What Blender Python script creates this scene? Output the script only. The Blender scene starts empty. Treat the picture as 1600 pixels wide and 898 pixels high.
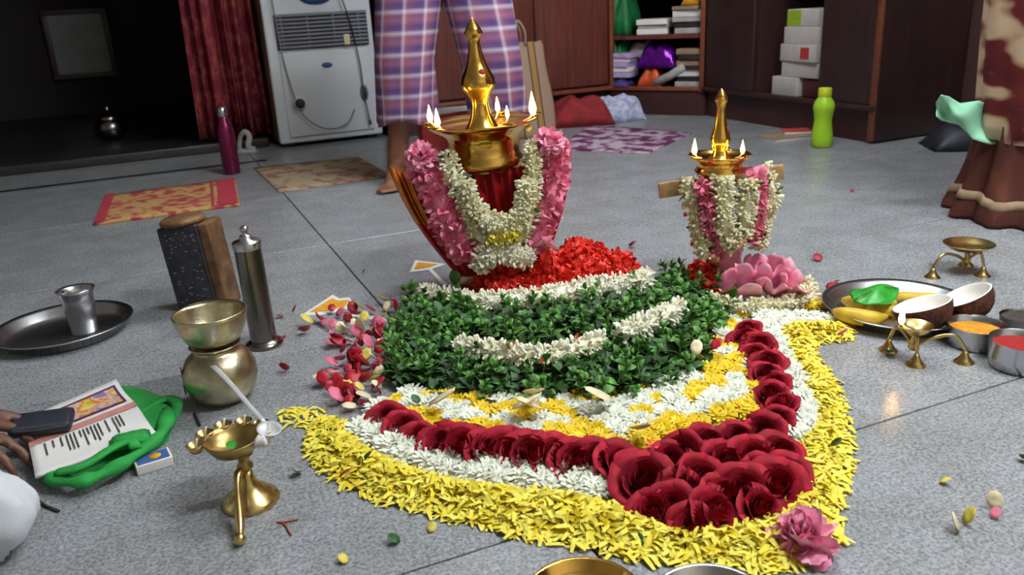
import bpy, bmesh, math, random
import numpy as np
from mathutils import Vector, Matrix, Euler

random.seed(7)
SC = bpy.context.scene
COL = SC.collection

# ------------------------------------------------------------------ camera
FPX, PITCH, ROLL, EYE = 1280.0, math.radians(19.3), math.atan(.055), 0.64
_F = np.array([0, math.cos(PITCH), -math.sin(PITCH)])
_R0 = np.array([1., 0, 0]); _U0 = np.array([0, math.sin(PITCH), math.cos(PITCH)])
_R = math.cos(ROLL)*_R0 - math.sin(ROLL)*_U0
_U = math.cos(ROLL)*_U0 + math.sin(ROLL)*_R0
_C = np.array([0, 0, EYE])
cam_data = bpy.data.cameras.new('camera')
cam_data.sensor_width = 36.0
cam_data.lens = FPX/1600*36
cam_data.clip_start = 0.02
cam_data.dof.use_dof = True
cam_data.dof.focus_distance = 1.45
cam_data.dof.aperture_fstop = 7.0
cam = bpy.data.objects.new('camera', cam_data)
COL.objects.link(cam)
cam.matrix_world = Matrix(((_R[0], _U[0], -_F[0], 0), (_R[1], _U[1], -_F[1], 0), (_R[2], _U[2], -_F[2], EYE), (0, 0, 0, 1)))
SC.camera = cam

# ------------------------------------------------------------------ world, exposure
world = bpy.data.worlds.new('world'); SC.world = world
world.use_nodes = True
world.node_tree.nodes['Background'].inputs[0].default_value = (.5, .55, .65, 1)
world.node_tree.nodes['Background'].inputs[1].default_value = .03
SC.view_settings.view_transform = 'Standard'
SC.view_settings.look = 'None'
SC.view_settings.gamma = 1
SC.view_settings.use_curve_mapping = False
SC.view_settings.exposure = 0.7

# room axes: U_ runs along the back wall, V_ runs away from the camera towards it
TH = math.radians(22.7)
U_ = np.array([math.cos(TH), math.sin(TH), 0]); V_ = np.array([-math.sin(TH), math.cos(TH), 0])
def W(a, b, z=0.0):
    p = a*U_ + b*V_; return Vector((p[0], p[1], z))

# two fluorescent tubes hang under the ceiling; the glowing tubes are built with their fixtures
TUBES = [((1.6, 0.1), 0.0, 290.0), ((1.45, 1.9), 0.0, 180.0)]

# ------------------------------------------------------------------ pixel -> place
def _ray(x, y): return _F + (x-800)/FPX*_R - (y-449)/FPX*_U
def G(x, y, z=0.0):
    d = _ray(x, y); t = (z-EYE)/d[2]; p = _C+t*d; return Vector(p)
def atY(x, y, Y):
    d = _ray(x, y); return Vector(_C + d*(Y/d[1]))
def onB(x, y, b):
    d = _ray(x, y); t = (b-_C@V_)/(d@V_); return Vector(_C+t*d)
def onA(x, y, a):
    d = _ray(x, y); t = (a-_C@U_)/(d@U_); return Vector(_C+t*d)

# ------------------------------------------------------------------ materials
def lin(c):
    return tuple(((v/255)/12.92 if v/255 <= .04045 else ((v/255+.055)/1.055)**2.4) for v in c)
MATS = {}
def mat(name, col, rough=.6, metal=0.0, var=.0, nscale=40., bump=0., bscale=200., sub=0., spec=.5, emit=0., coat=0., col2=None, randv=0., aniso=0, trans=0., thin=0.):
    """procedural principled material: base colour varied by noise (var or towards col2), by object (randv), with fine bump"""
    if name in MATS: return MATS[name]
    m = bpy.data.materials.new(name); m.use_nodes = True; MATS[name] = m
    nt = m.node_tree; b = nt.nodes['Principled BSDF']
    c = lin(col)
    b.inputs['Roughness'].default_value = rough
    b.inputs['Metallic'].default_value = metal
    b.inputs['Specular IOR Level'].default_value = spec
    b.inputs['Coat Weight'].default_value = coat
    b.inputs['Transmission Weight'].default_value = trans
    if sub:
        b.inputs['Subsurface Weight'].default_value = sub
        b.inputs['Subsurface Radius'].default_value = (.01, .006, .004)
        b.inputs['Subsurface Scale'].default_value = .5
    b.inputs['Base Color'].default_value = (*c, 1)
    tc = nt.nodes.new('ShaderNodeTexCoord')
    src = None
    if var or col2:
        n = nt.nodes.new('ShaderNodeTexNoise'); n.inputs['Scale'].default_value = nscale; n.inputs['Detail'].default_value = 3
        nt.links.new(tc.outputs['Object'], n.inputs['Vector'])
        r = nt.nodes.new('ShaderNodeValToRGB')
        c2 = lin(col2) if col2 else tuple(max(0, v*(1-var)) for v in c)
        c1 = c if col2 else tuple(min(1, v*(1+var*.5)) for v in c)
        r.color_ramp.elements[0].position = .36; r.color_ramp.elements[0].color = (*c2, 1)
        r.color_ramp.elements[1].position = .64; r.color_ramp.elements[1].color = (*c1, 1)
        nt.links.new(n.outputs['Fac'], r.inputs['Fac']); src = r.outputs['Color']
    if randv:
        oi = nt.nodes.new('ShaderNodeObjectInfo')
        hs = nt.nodes.new('ShaderNodeHueSaturation')
        mr = nt.nodes.new('ShaderNodeMapRange'); mr.inputs['To Min'].default_value = 1-randv; mr.inputs['To Max'].default_value = 1+randv
        nt.links.new(oi.outputs['Random'], mr.inputs['Value']); nt.links.new(mr.outputs['Result'], hs.inputs['Value'])
        if src: nt.links.new(src, hs.inputs['Color'])
        else: hs.inputs['Color'].default_value = (*c, 1)
        src = hs.outputs['Color']
    if src: nt.links.new(src, b.inputs['Base Color'])
    if bump:
        n2 = nt.nodes.new('ShaderNodeTexNoise'); n2.inputs['Scale'].default_value = bscale; n2.inputs['Detail'].default_value = 2
        nt.links.new(tc.outputs['Object'], n2.inputs['Vector'])
        bp = nt.nodes.new('ShaderNodeBump'); bp.inputs['Strength'].default_value = bump; bp.inputs['Distance'].default_value = .01
        nt.links.new(n2.outputs['Fac'], bp.inputs['Height']); nt.links.new(bp.outputs['Normal'], b.inputs['Normal'])
    if emit:
        b.inputs['Emission Color'].default_value = (*c, 1); b.inputs['Emission Strength'].default_value = emit
    return m

def stripes_mat(name, stops, axis='X', scale=1., coord='UV', rough=.8):
    """repeating colour bands along one texture axis; stops = [(pos, rgb)] constant ramp"""
    m = bpy.data.materials.new(name); m.use_nodes = True; MATS[name] = m
    nt = m.node_tree; b = nt.nodes['Principled BSDF']; b.inputs['Roughness'].default_value = rough
    tc = nt.nodes.new('ShaderNodeTexCoord'); sx = nt.nodes.new('ShaderNodeSeparateXYZ')
    nt.links.new(tc.outputs[coord], sx.inputs[0])
    mu = nt.nodes.new('ShaderNodeMath'); mu.operation = 'MULTIPLY'; mu.inputs[1].default_value = scale
    nt.links.new(sx.outputs[axis], mu.inputs[0])
    fr = nt.nodes.new('ShaderNodeMath'); fr.operation = 'FRACT'; nt.links.new(mu.outputs[0], fr.inputs[0])
    r = nt.nodes.new('ShaderNodeValToRGB'); r.color_ramp.interpolation = 'CONSTANT'
    e = r.color_ramp.elements
    e[0].position = stops[0][0]; e[0].color = (*lin(stops[0][1]), 1)
    e[1].position = stops[1][0]; e[1].color = (*lin(stops[1][1]), 1)
    for p, c in stops[2:]:
        k = e.new(p); k.color = (*lin(c), 1)
    nt.links.new(fr.outputs[0], r.inputs['Fac']); nt.links.new(r.outputs['Color'], b.inputs['Base Color'])
    return m

def check_mat(name, stops_u, stops_v, su, sv, rough=.85):
    """woven check: two sets of bands mixed"""
    m = bpy.data.materials.new(name); m.use_nodes = True; MATS[name] = m
    nt = m.node_tree; b = nt.nodes['Principled BSDF']; b.inputs['Roughness'].default_value = rough
    b.inputs['Specular IOR Level'].default_value = .2
    tc = nt.nodes.new('ShaderNodeTexCoord'); sx = nt.nodes.new('ShaderNodeSeparateXYZ')
    nt.links.new(tc.outputs['UV'], sx.inputs[0])
    outs = []
    for ax, stops, s in (('X', stops_u, su), ('Y', stops_v, sv)):
        mu = nt.nodes.new('ShaderNodeMath'); mu.operation = 'MULTIPLY'; mu.inputs[1].default_value = s
        nt.links.new(sx.outputs[ax], mu.inputs[0])
        fr = nt.nodes.new('ShaderNodeMath'); fr.operation = 'FRACT'; nt.links.new(mu.outputs[0], fr.inputs[0])
        r = nt.nodes.new('ShaderNodeValToRGB'); r.color_ramp.interpolation = 'LINEAR'
        e = r.color_ramp.elements
        e[0].position = stops[0][0]; e[0].color = (*lin(stops[0][1]), 1)
        e[1].position = stops[1][0]; e[1].color = (*lin(stops[1][1]), 1)
        for p, c in stops[2:]:
            k = e.new(p); k.color = (*lin(c), 1)
        nt.links.new(fr.outputs[0], r.inputs['Fac']); outs.append(r.outputs['Color'])
    mx = nt.nodes.new('ShaderNodeMix'); mx.data_type = 'RGBA'; mx.inputs['Factor'].default_value = .5
    nt.links.new(outs[0], mx.inputs['A']); nt.links.new(outs[1], mx.inputs['B'])
    nt.links.new(mx.outputs['Result'], b.inputs['Base Color'])
    return m

def blotch_mat(name, cols, scale=8., rough=.8, coord='Object', stretch=(1, 1, 1), interp='CONSTANT', detail=2.0):
    """irregular printed pattern: noise through a colour ramp; cols = [(pos, rgb)]"""
    m = bpy.data.materials.new(name); m.use_nodes = True; MATS[name] = m
    nt = m.node_tree; b = nt.nodes['Principled BSDF']; b.inputs['Roughness'].default_value = rough
    b.inputs['Specular IOR Level'].default_value = .25
    tc = nt.nodes.new('ShaderNodeTexCoord'); mp = nt.nodes.new('ShaderNodeMapping'); mp.inputs['Scale'].default_value = stretch
    n = nt.nodes.new('ShaderNodeTexNoise'); n.inputs['Scale'].default_value = scale; n.inputs['Detail'].default_value = detail
    nt.links.new(tc.outputs[coord], mp.inputs[0]); nt.links.new(mp.outputs[0], n.inputs['Vector'])
    r = nt.nodes.new('ShaderNodeValToRGB'); r.color_ramp.interpolation = interp
    e = r.color_ramp.elements
    e[0].position = cols[0][0]; e[0].color = (*lin(cols[0][1]), 1)
    e[1].position = cols[1][0]; e[1].color = (*lin(cols[1][1]), 1)
    for p, c in cols[2:]:
        k = e.new(p); k.color = (*lin(c), 1)
    nt.links.new(n.outputs['Fac'], r.inputs['Fac']); nt.links.new(r.outputs['Color'], b.inputs['Base Color'])
    return m

def wood_mat(name, c1, c2, rough=.4, scale=6., coat=0.):
    m = bpy.data.materials.new(name); m.use_nodes = True; MATS[name] = m
    nt = m.node_tree; b = nt.nodes['Principled BSDF']; b.inputs['Roughness'].default_value = rough
    b.inputs['Coat Weight'].default_value = coat
    tc = nt.nodes.new('ShaderNodeTexCoord'); mp = nt.nodes.new('ShaderNodeMapping'); mp.inputs['Scale'].default_value = (9, 9, .7)
    n = nt.nodes.new('ShaderNodeTexNoise'); n.inputs['Scale'].default_value = scale; n.inputs['Detail'].default_value = 5; n.inputs['Distortion'].default_value = .6
    nt.links.new(tc.outputs['Object'], mp.inputs[0]); nt.links.new(mp.outputs[0], n.inputs['Vector'])
    r = nt.nodes.new('ShaderNodeValToRGB')
    r.color_ramp.elements[0].position = .3; r.color_ramp.elements[0].color = (*lin(c2), 1)
    r.color_ramp.elements[1].position = .7; r.color_ramp.elements[1].color = (*lin(c1), 1)
    nt.links.new(n.outputs['Fac'], r.inputs['Fac']); nt.links.new(r.outputs['Color'], b.inputs['Base Color'])
    return m

def granite_mat():
    m = bpy.data.materials.new('granite'); m.use_nodes = True; MATS['granite'] = m
    nt = m.node_tree; b = nt.nodes['Principled BSDF']
    tc = nt.nodes.new('ShaderNodeTexCoord')
    def noise(s, d, pos, c0, c1):
        n = nt.nodes.new('ShaderNodeTexNoise'); n.inputs['Scale'].default_value = s; n.inputs['Detail'].default_value = d
        nt.links.new(tc.outputs['Object'], n.inputs['Vector'])
        r = nt.nodes.new('ShaderNodeValToRGB')
        r.color_ramp.elements[0].position = pos[0]; r.color_ramp.elements[0].color = (*lin(c0), 1)
        r.color_ramp.elements[1].position = pos[1]; r.color_ramp.elements[1].color = (*lin(c1), 1)
        nt.links.new(n.outputs['Fac'], r.inputs['Fac']); return r.outputs['Color']
    fine = noise(190, 3, (.38, .6), (92, 95, 102), (186, 188, 192))
    mid = noise(70, 3, (.35, .65), (120, 122, 126), (170, 172, 176))
    blue = noise(9, 4, (.4, .62), (128, 128, 126), (158, 160, 166))
    def mixc(a, bb, f, mode='MIX'):
        mx = nt.nodes.new('ShaderNodeMix'); mx.data_type = 'RGBA'; mx.blend_type = mode; mx.inputs['Factor'].default_value = f
        nt.links.new(a, mx.inputs['A']); nt.links.new(bb, mx.inputs['B']); return mx.outputs['Result']
    c = mixc(mixc(fine, mid, .4), blue, .35)
    # dark flecks
    vo = nt.nodes.new('ShaderNodeTexNoise'); vo.inputs['Scale'].default_value = 330; vo.inputs['Detail'].default_value = 1
    nt.links.new(tc.outputs['Object'], vo.inputs['Vector'])
    rr = nt.nodes.new('ShaderNodeValToRGB'); rr.color_ramp.elements[0].position = .30; rr.color_ramp.elements[0].color = (.28, .28, .3, 1)
    rr.color_ramp.elements[1].position = .42; rr.color_ramp.elements[1].color = (1, 1, 1, 1)
    nt.links.new(vo.outputs['Fac'], rr.inputs['Fac'])
    c = mixc(c, rr.outputs['Color'], .8, 'MULTIPLY')
    # a few long dark veins
    nv = nt.nodes.new('ShaderNodeTexNoise'); nv.inputs['Scale'].default_value = 2.2; nv.inputs['Detail'].default_value = 6; nv.inputs['Distortion'].default_value = .7
    nt.links.new(tc.outputs['Object'], nv.inputs['Vector'])
    rv = nt.nodes.new('ShaderNodeValToRGB'); e = rv.color_ramp.elements
    e[0].position = .485; e[0].color = (1, 1, 1, 1); e[1].position = .515; e[1].color = (1, 1, 1, 1)
    k = e.new(.5); k.color = (.62, .63, .66, 1)
    nt.links.new(nv.outputs['Fac'], rv.inputs['Fac'])
    c = mixc(c, rv.outputs['Color'], .22, 'MULTIPLY')
    oi = nt.nodes.new('ShaderNodeObjectInfo'); hs = nt.nodes.new('ShaderNodeHueSaturation'); mr = nt.nodes.new('ShaderNodeMapRange')
    mr.inputs['To Min'].default_value = .95; mr.inputs['To Max'].default_value = 1.05
    nt.links.new(oi.outputs['Random'], mr.inputs['Value']); nt.links.new(mr.outputs['Result'], hs.inputs['Value'])
    nt.links.new(c, hs.inputs['Color']); nt.links.new(hs.outputs['Color'], b.inputs['Base Color'])
    b.inputs['Roughness'].default_value = .27
    b.inputs['Specular IOR Level'].default_value = .5
    return m
granite_mat()

# ------------------------------------------------------------------ mesh helpers
class MB:
    def __init__(s): s.v = []; s.f = []; s.uv = None
    def add(s, v, f, M=None):
        o = len(s.v)
        s.v += [tuple(M @ Vector(p)) for p in v] if M is not None else [tuple(p) for p in v]
        s.f += [tuple(i+o for i in q) for q in f]
        return s
    def mesh(s, name):
        me = bpy.data.meshes.new(name); me.from_pydata(s.v, [], s.f); me.update(); return me
def link(name, data, m=None, parent=None, smooth=True, loc=None, rot=None):
    o = bpy.data.objects.new(name, data); COL.objects.link(o)
    if data is not None:
        if m is not None and len(data.materials) == 0: data.materials.append(MATS[m] if isinstance(m, str) else m)
        if smooth and len(data.polygons): data.polygons.foreach_set('use_smooth', [True]*len(data.polygons))
    if parent is not None: o.parent = parent
    if loc is not None: o.location = loc
    if rot is not None: o.rotation_euler = rot
    return o
def obj(name, mb, m, parent=None, smooth=True, loc=None, rot=None):
    return link(name, mb.mesh(name) if isinstance(mb, MB) else mb, m, parent, smooth, loc, rot)
def tag(o, label=None, cat=None, group=None, kind=None):
    if label: o['label'] = label
    if cat: o['category'] = cat
    if group: o['group'] = group
    if kind: o['kind'] = kind
    return o
def thing(name, label, cat, loc=(0, 0, 0), rot=(0, 0, 0), group=None):
    o = bpy.data.objects.new(name, None); COL.objects.link(o); o.empty_display_size = .02
    o.location = loc; o.rotation_euler = rot
    return tag(o, label, cat, group)
def struct(name, mb, m, parent=None, smooth=False, **k):
    o = obj(name, mb, m, parent, smooth, **k)
    o['kind'] = 'structure'; return o
def copy_tree(o, parent=None):
    c = o.copy(); COL.objects.link(c); c.parent = parent
    for ch in o.children: copy_tree(ch, c)
    return c

def box(cx, cy, cz, sx, sy, sz, bev=0.0, rz=0.0, seg=2, M=None):
    """box centred at c with full sizes s, edges rounded"""
    bm = bmesh.new(); bmesh.ops.create_cube(bm, size=1)
    bmesh.ops.scale(bm, vec=(sx, sy, sz), verts=bm.verts)
    if bev: bmesh.ops.bevel(bm, geom=list(bm.edges), offset=bev, segments=seg, profile=.6, affect='EDGES')
    mx = Matrix.Translation((cx, cy, cz)) @ Matrix.Rotation(rz, 4, 'Z')
    if M is not None: mx = M @ mx
    bmesh.ops.transform(bm, matrix=mx, verts=bm.verts)
    mb = MB(); bm.verts.index_update()
    mb.v = [tuple(v.co) for v in bm.verts]; mb.f = [tuple(v.index for v in f.verts) for f in bm.faces]
    bm.free(); return mb
def join(*mbs):
    r = MB()
    for m in mbs: r.add(m.v, m.f)
    return r
def lathe(prof, n=32, cx=0, cy=0, cz=0, lobes=0, lobe_amp=0):
    """revolve [(r,z)...]; r==0 ends are closed by a pole"""
    mb = MB(); rings = []
    for r, z in prof:
        if r < 1e-6:
            rings.append([len(mb.v)]); mb.v.append((cx, cy, cz+z))
        else:
            rings.append(list(range(len(mb.v), len(mb.v)+n)))
            for i in range(n):
                a = 2*math.pi*i/n; q = r*(1+lobe_amp*math.cos(lobes*a)) if lobes else r
                mb.v.append((cx+q*math.cos(a), cy+q*math.sin(a), cz+z))
    for A, B in zip(rings[:-1], rings[1:]):
        if len(A) == 1 and len(B) == 1: continue
        for i in range(n):
            j = (i+1) % n
            if len(A) == 1: mb.f.append((A[0], B[j], B[i]))
            elif len(B) == 1: mb.f.append((A[i], A[j], B[0]))
            else: mb.f.append((A[i], A[j], B[j], B[i]))
    return mb
def smooth_path(pts, n=8):
    """Catmull-Rom through points"""
    P = [Vector(p) for p in pts]
    P = [P[0]*2-P[1]] + P + [P[-1]*2-P[-2]]
    out = []
    for i in range(1, len(P)-2):
        for k in range(n):
            t = k/n; a, b, c, d = P[i-1:i+3]
            out.append(.5*((2*b)+(c-a)*t+(2*a-5*b+4*c-d)*t*t+(3*b-a-3*c+d)*t**3))
    out.append(P[-2].copy()); return out
def frames(path):
    fr = []; up = Vector((0, 0, 1))
    for i, p in enumerate(path):
        t = (path[min(i+1, len(path)-1)]-path[max(i-1, 0)]).normalized()
        s = t.cross(up)
        if s.length < 1e-3: s = t.cross(Vector((0, 1, 0)))
        s.normalize(); n = s.cross(t).normalized(); fr.append((p, t, s, n)); up = n
    return fr
def tube(path, r, n=8, flat=1.0, cap=True):
    """tube through path, radius scalar or list; flat squashes along the frame normal"""
    mb = MB(); fr = frames([Vector(p) for p in path]); m = len(fr)
    for i, (p, t, s, nn) in enumerate(fr):
        rr = r[i] if isinstance(r, (list, tuple)) else r
        for k in range(n):
            a = 2*math.pi*k/n
            mb.v.append(tuple(p + s*rr*math.cos(a) + nn*rr*flat*math.sin(a)))
    for i in range(m-1):
        for k in range(n):
            j = (k+1) % n
            mb.f.append((i*n+k, i*n+j, (i+1)*n+j, (i+1)*n+k))
    if cap:
        mb.f.append(tuple(range(n-1, -1, -1))); mb.f.append(tuple(range((m-1)*n, m*n)))
    return mb
def grid(fn, nu, nv, closed=False):
    mb = MB()
    for j in range(nv+1):
        for i in range(nu+(0 if closed else 1)):
            mb.v.append(tuple(fn(i/nu, j/nv)))
    w = nu if closed else nu+1
    for j in range(nv):
        for i in range(nu):
            k = (i+1) % w if closed else i+1
            mb.f.append((j*w+i, j*w+k, (j+1)*w+k, (j+1)*w+i))
    return mb
def solidify(mb, t):
    """thicken a sheet along vertex normals"""
    me = mb.mesh('tmp'); me.update()
    bm = bmesh.new(); bm.from_mesh(me); bm.normal_update()
    bmesh.ops.solidify(bm, geom=list(bm.faces), thickness=t)
    r = MB(); bm.verts.index_update()
    r.v = [tuple(v.co) for v in bm.verts]; r.f = [tuple(v.index for v in f.verts) for f in bm.faces]
    bm.free(); bpy.data.meshes.remove(me); return r
def poly_prism(pts, z0, z1):
    mb = MB(); n = len(pts)
    mb.v = [(p[0], p[1], z0) for p in pts]+[(p[0], p[1], z1) for p in pts]
    mb.f = [tuple(range(n-1, -1, -1)), tuple(range(n, 2*n))]+[(i, (i+1) % n, n+(i+1) % n, n+i) for i in range(n)]
    return mb
def set_uv(me, fn):
    uv = me.uv_layers.new(name='UVMap')
    for l in me.loops: uv.data[l.index].uv = fn(me.vertices[l.vertex_index].co, l.vertex_index)
def grid_uv(me, nu, nv, closed=False):
    uv = me.uv_layers.new(name='UVMap'); w = nu if closed else nu+1
    for p in me.polygons:
        ii = [(vi % w, vi//w) for vi in p.vertices]
        mx = max(i for i, _ in ii)
        for li, (i, j) in zip(p.loop_indices, ii):
            if closed and mx == w-1 and i == 0: i = w
            uv.data[li].uv = (i/nu, j/nv)
def noise3(x, y, z, s=1.0):
    from mathutils import noise
    return noise.noise(Vector((x*s, y*s, z*s)))
def inpoly(p, poly):
    c = False; n = len(poly)
    for i in range(n):
        a, b = poly[i], poly[i-1]
        if (a[1] > p[1]) != (b[1] > p[1]) and p[0] < (b[0]-a[0])*(p[1]-a[1])/(b[1]-a[1])+a[0]: c = not c
    return c
def rnd(a, b): return random.uniform(a, b)
def rot_to(d, spin=0.0):
    """matrix turning local Z to direction d"""
    q = Vector((0, 0, 1)).rotation_difference(Vector(d).normalized())
    return q.to_matrix().to_4x4() @ Matrix.Rotation(spin, 4, 'Z')
def remeshed(name, capsules, voxel, smooth_it=6):
    """one continuous body from overlapping tapered limbs: [(p0, r0, p1, r1)]"""
    bm = bmesh.new()
    for p0, r0, p1, r1 in capsules:
        p0 = Vector(p0); p1 = Vector(p1)
        for p, r in ((p0, r0), (p1, r1)):
            bmesh.ops.create_icosphere(bm, subdivisions=2, radius=r, matrix=Matrix.Translation(p))
        L = (p1-p0).length
        if L > 1e-4:
            mx = Matrix.Translation((p0+p1)/2) @ rot_to(p1-p0)
            bmesh.ops.create_cone(bm, cap_ends=True, segments=14, radius1=r0, radius2=r1, depth=L, matrix=mx)
    me = bpy.data.meshes.new(name); bm.to_mesh(me); bm.free()
    o = bpy.data.objects.new('tmp', me); COL.objects.link(o)
    r = o.modifiers.new('r', 'REMESH'); r.mode = 'VOXEL'; r.voxel_size = voxel
    s = o.modifiers.new('s', 'SMOOTH'); s.iterations = smooth_it; s.factor = .5
    dg = bpy.context.evaluated_depsgraph_get(); dg.update()
    out = bpy.data.meshes.new_from_object(o.evaluated_get(dg)); out.name = name
    bpy.data.objects.remove(o); bpy.data.meshes.remove(me)
    return out

# ------------------------------------------------------------------ palette
mat('brass', (204, 176, 116), .26, 1.0, var=.12, nscale=30, bump=.02, bscale=60)
mat('brass_polished', (232, 184, 92), .16, 1.0)
mat('brass_dull', (168, 142, 90), .38, 1.0, var=.35, nscale=35, bump=.05, bscale=120)
mat('bell_metal', (196, 186, 156), .32, 1.0, var=.25, nscale=30, bump=.06, bscale=160)
mat('steel', (196, 196, 200), .26, 1.0, var=.08, nscale=20)
mat('steel_dark', (128, 122, 116), .25, 1.0, var=.15, nscale=20)
mat('aluminium', (232, 234, 238), .38, .4)
mat('wood_bare', (176, 138, 92), .6, var=.25, nscale=60)
wood_mat('cab_wood', (112, 56, 45), (76, 36, 31), .38, 5)
wood_mat('cab_dark', (58, 35, 32), (42, 25, 25), .42, 5)
mat('cab_edge', (120, 62, 42), .45, var=.2)
mat('cab_inside', (40, 26, 24), .7)
mat('plinth_wood', (62, 30, 28), .45, var=.25, nscale=8)
mat('grout', (62, 62, 64), .9)
mat('paint_cream', (205, 196, 178), .85, var=.04, nscale=3)
mat('paint_white', (225, 225, 222), .9)
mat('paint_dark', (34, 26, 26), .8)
mat('paint_wine', (62, 34, 32), .75, var=.1, nscale=3)
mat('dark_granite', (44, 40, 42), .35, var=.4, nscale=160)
mat('white_plastic', (222, 226, 232), .42, var=.03, nscale=6)
mat('grey_plastic', (128, 130, 142), .5)
mat('dark_plastic', (52, 52, 56), .5)
mat('brown_panel', (110, 84, 62), .55, var=.15, nscale=10)
mat('blue_print', (60, 92, 150), .5)
mat('cord_grey', (130, 128, 130), .6)
mat('skin', (132, 84, 60), .55, var=.10, nscale=18, sub=.08)
mat('skin_dark', (104, 66, 50), .55, var=.12, nscale=18, sub=.06)
mat('hair', (18, 15, 15), .5)
mat('eye_white', (225, 220, 210), .3)
mat('white_cloth', (216, 220, 228), .9, var=.05, nscale=14, bump=.15, bscale=500)
mat('red_cloth', (128, 22, 30), .85, var=.3, nscale=16, bump=.1, bscale=300)
mat('towel', (196, 200, 222), .9, col2=(150, 150, 186), nscale=42)
mat('green_cloth', (34, 148, 62), .8, var=.25, nscale=14, bump=.12, bscale=420)
mat('green_bag', (14, 104, 52), .6, var=.3, nscale=9)
mat('mint_cloth', (140, 198, 164), .8, var=.12, nscale=9, bump=.1, bscale=260)
mat('silk_red', (172, 20, 26), .42, var=.25, nscale=20, spec=.6)
mat('silk_gold', (222, 138, 36), .36, metal=.35, var=.2, nscale=60)
mat('kumkum', (148, 18, 20), .95, var=.2, nscale=300)
mat('kumkum_dot', (150, 22, 20), .7)
mat('turmeric', (212, 142, 30), .95, var=.25, nscale=160)
mat('ash', (58, 52, 46), .95, var=.3, nscale=120)
mat('paper', (228, 224, 222), .8, var=.03, nscale=12)
mat('paper_grey', (172, 168, 166), .85, var=.15, nscale=20)
mat('paper_tan', (150, 124, 98), .85, var=.2, nscale=20)
mat('ink', (70, 62, 66), .8)
mat('pink_print', (196, 132, 124), .7, var=.08)
mat('purple_foil', (110, 24, 150), .18, metal=.6, bump=.5, bscale=40)
mat('orange_pack', (206, 84, 40), .5, var=.15)
mat('violet_cloth', (74, 58, 134), .8, var=.2)
mat('lilac', (188, 160, 206), .8, var=.2, nscale=60)
mat('bottle_purple', (112, 26, 66), .25, metal=.55)
mat('bottle_green', (168, 214, 46), .38, sub=.15, var=.06, nscale=10)
mat('cap_yellow', (196, 210, 44), .4)
mat('black_pouch', (34, 36, 48), .55, var=.15, nscale=60, bump=.15, bscale=400)
mat('box_black', (30, 32, 46), .45, col2=(54, 52, 60), nscale=90)
mat('box_wood', (128, 92, 56), .55, col2=(74, 48, 30), nscale=26)
mat('orange_card', (206, 118, 40), .7)
mat('banana', (222, 190, 62), .5, col2=(206, 168, 50), nscale=25)
mat('banana_tip', (96, 84, 40), .7)
mat('betel', (44, 150, 44), .4, var=.2, nscale=30)
mat('coco_husk', (78, 40, 26), .9, var=.45, nscale=60, bump=.6, bscale=180)
mat('coco_meat', (236, 232, 226), .5)
mat('flame', (255, 188, 84), .5, emit=26.0)
mat('wick', (230, 222, 200), .9)
mat('yellow_petal', (240, 214, 42), .6, col2=(246, 232, 96), nscale=60, sub=.05)
mat('yellow_mum', (240, 204, 18), .6, var=.15, nscale=120, randv=.08)
mat('white_mum', (236, 238, 224), .65, var=.06, nscale=120, randv=.05)
mat('mum_heart', (214, 214, 140), .7)
mat('cream_petal', (244, 228, 190), .55, var=.12, nscale=60, randv=.08)
mat('rose_red', (166, 16, 42), .7, col2=(128, 8, 30), nscale=60, randv=.2, spec=.25)
mat('rose_petal_red', (176, 22, 44), .5, var=.3, nscale=60, randv=.3)
mat('rose_petal_pink', (222, 110, 140), .55, var=.2, nscale=60, randv=.15)
mat('rose_petal_yellow', (226, 206, 92), .55, var=.15, nscale=60, randv=.1)
mat('ixora', (222, 36, 24), .55, col2=(236, 64, 40), nscale=40)
mat('pink_garland', (232, 112, 150), .6, col2=(248, 162, 186), nscale=36)
mat('pink_fluffy', (246, 146, 182), .6, col2=(252, 184, 206), nscale=60)
mat('lotus', (250, 190, 210), .5, col2=(240, 140, 172), nscale=30, sub=.05)
mat('jasmine', (248, 246, 232), .6, col2=(238, 232, 204), nscale=50)
mat('tuberose', (242, 238, 212), .6, col2=(222, 214, 166), nscale=36)
mat('garland_green', (70, 92, 40), .6, var=.3)
mat('basil', (92, 146, 52), .5, col2=(56, 104, 40), nscale=40, randv=.35)
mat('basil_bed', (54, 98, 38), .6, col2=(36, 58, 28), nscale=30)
mat('stem_green', (92, 120, 66), .6)
mat('leaf_loose', (44, 96, 44), .5, randv=.3)
mat('rice_powder', (226, 224, 218), .95)
mat('turmeric_powder', (226, 158, 44), .95, var=.15, nscale=60)
mat('thread_red', (150, 70, 60), .9)
mat('soot', (46, 44, 46), .9)

# ------------------------------------------------------------------ room
ROT = (0, 0, TH)
A0, A1, B0, B1, HC = -2.8, 3.2, -2.21, 4.6, 2.6
floor = struct('floor', box((A0+A1)/2, (B0+B1)/2, -.03, A1-A0+.2, B1-B0+.2, .05), 'grout', rot=ROT)
a_cuts = [A0, -1.2, .4, 2.0, A1]
b_cuts = [B0, -1.455, -.70, .055, .81, 1.565, 2.32, 3.075, 3.83, B1]
for i in range(len(a_cuts)-1):
    for j in range(len(b_cuts)-1):
        x0, x1, y0, y1 = a_cuts[i], a_cuts[i+1], b_cuts[j], b_cuts[j+1]
        obj('floor_slab', box((x0+x1)/2, (y0+y1)/2, -.0075, x1-x0-.0035, y1-y0-.0035, .015, .0012, seg=1), 'granite', floor, smooth=False)
DA0, DA1, DH = -1.7, .47, 2.05
struct('wall_back', join(box((A0+DA0)/2, B1+.06, HC/2, DA0-A0, .12, HC), box((DA1+A1)/2, B1+.06, HC/2, A1-DA1, .12, HC),
       box((DA0+DA1)/2, B1+.06, (HC+DH)/2, DA1-DA0, .12, HC-DH)), 'paint_wine', rot=ROT)
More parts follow.
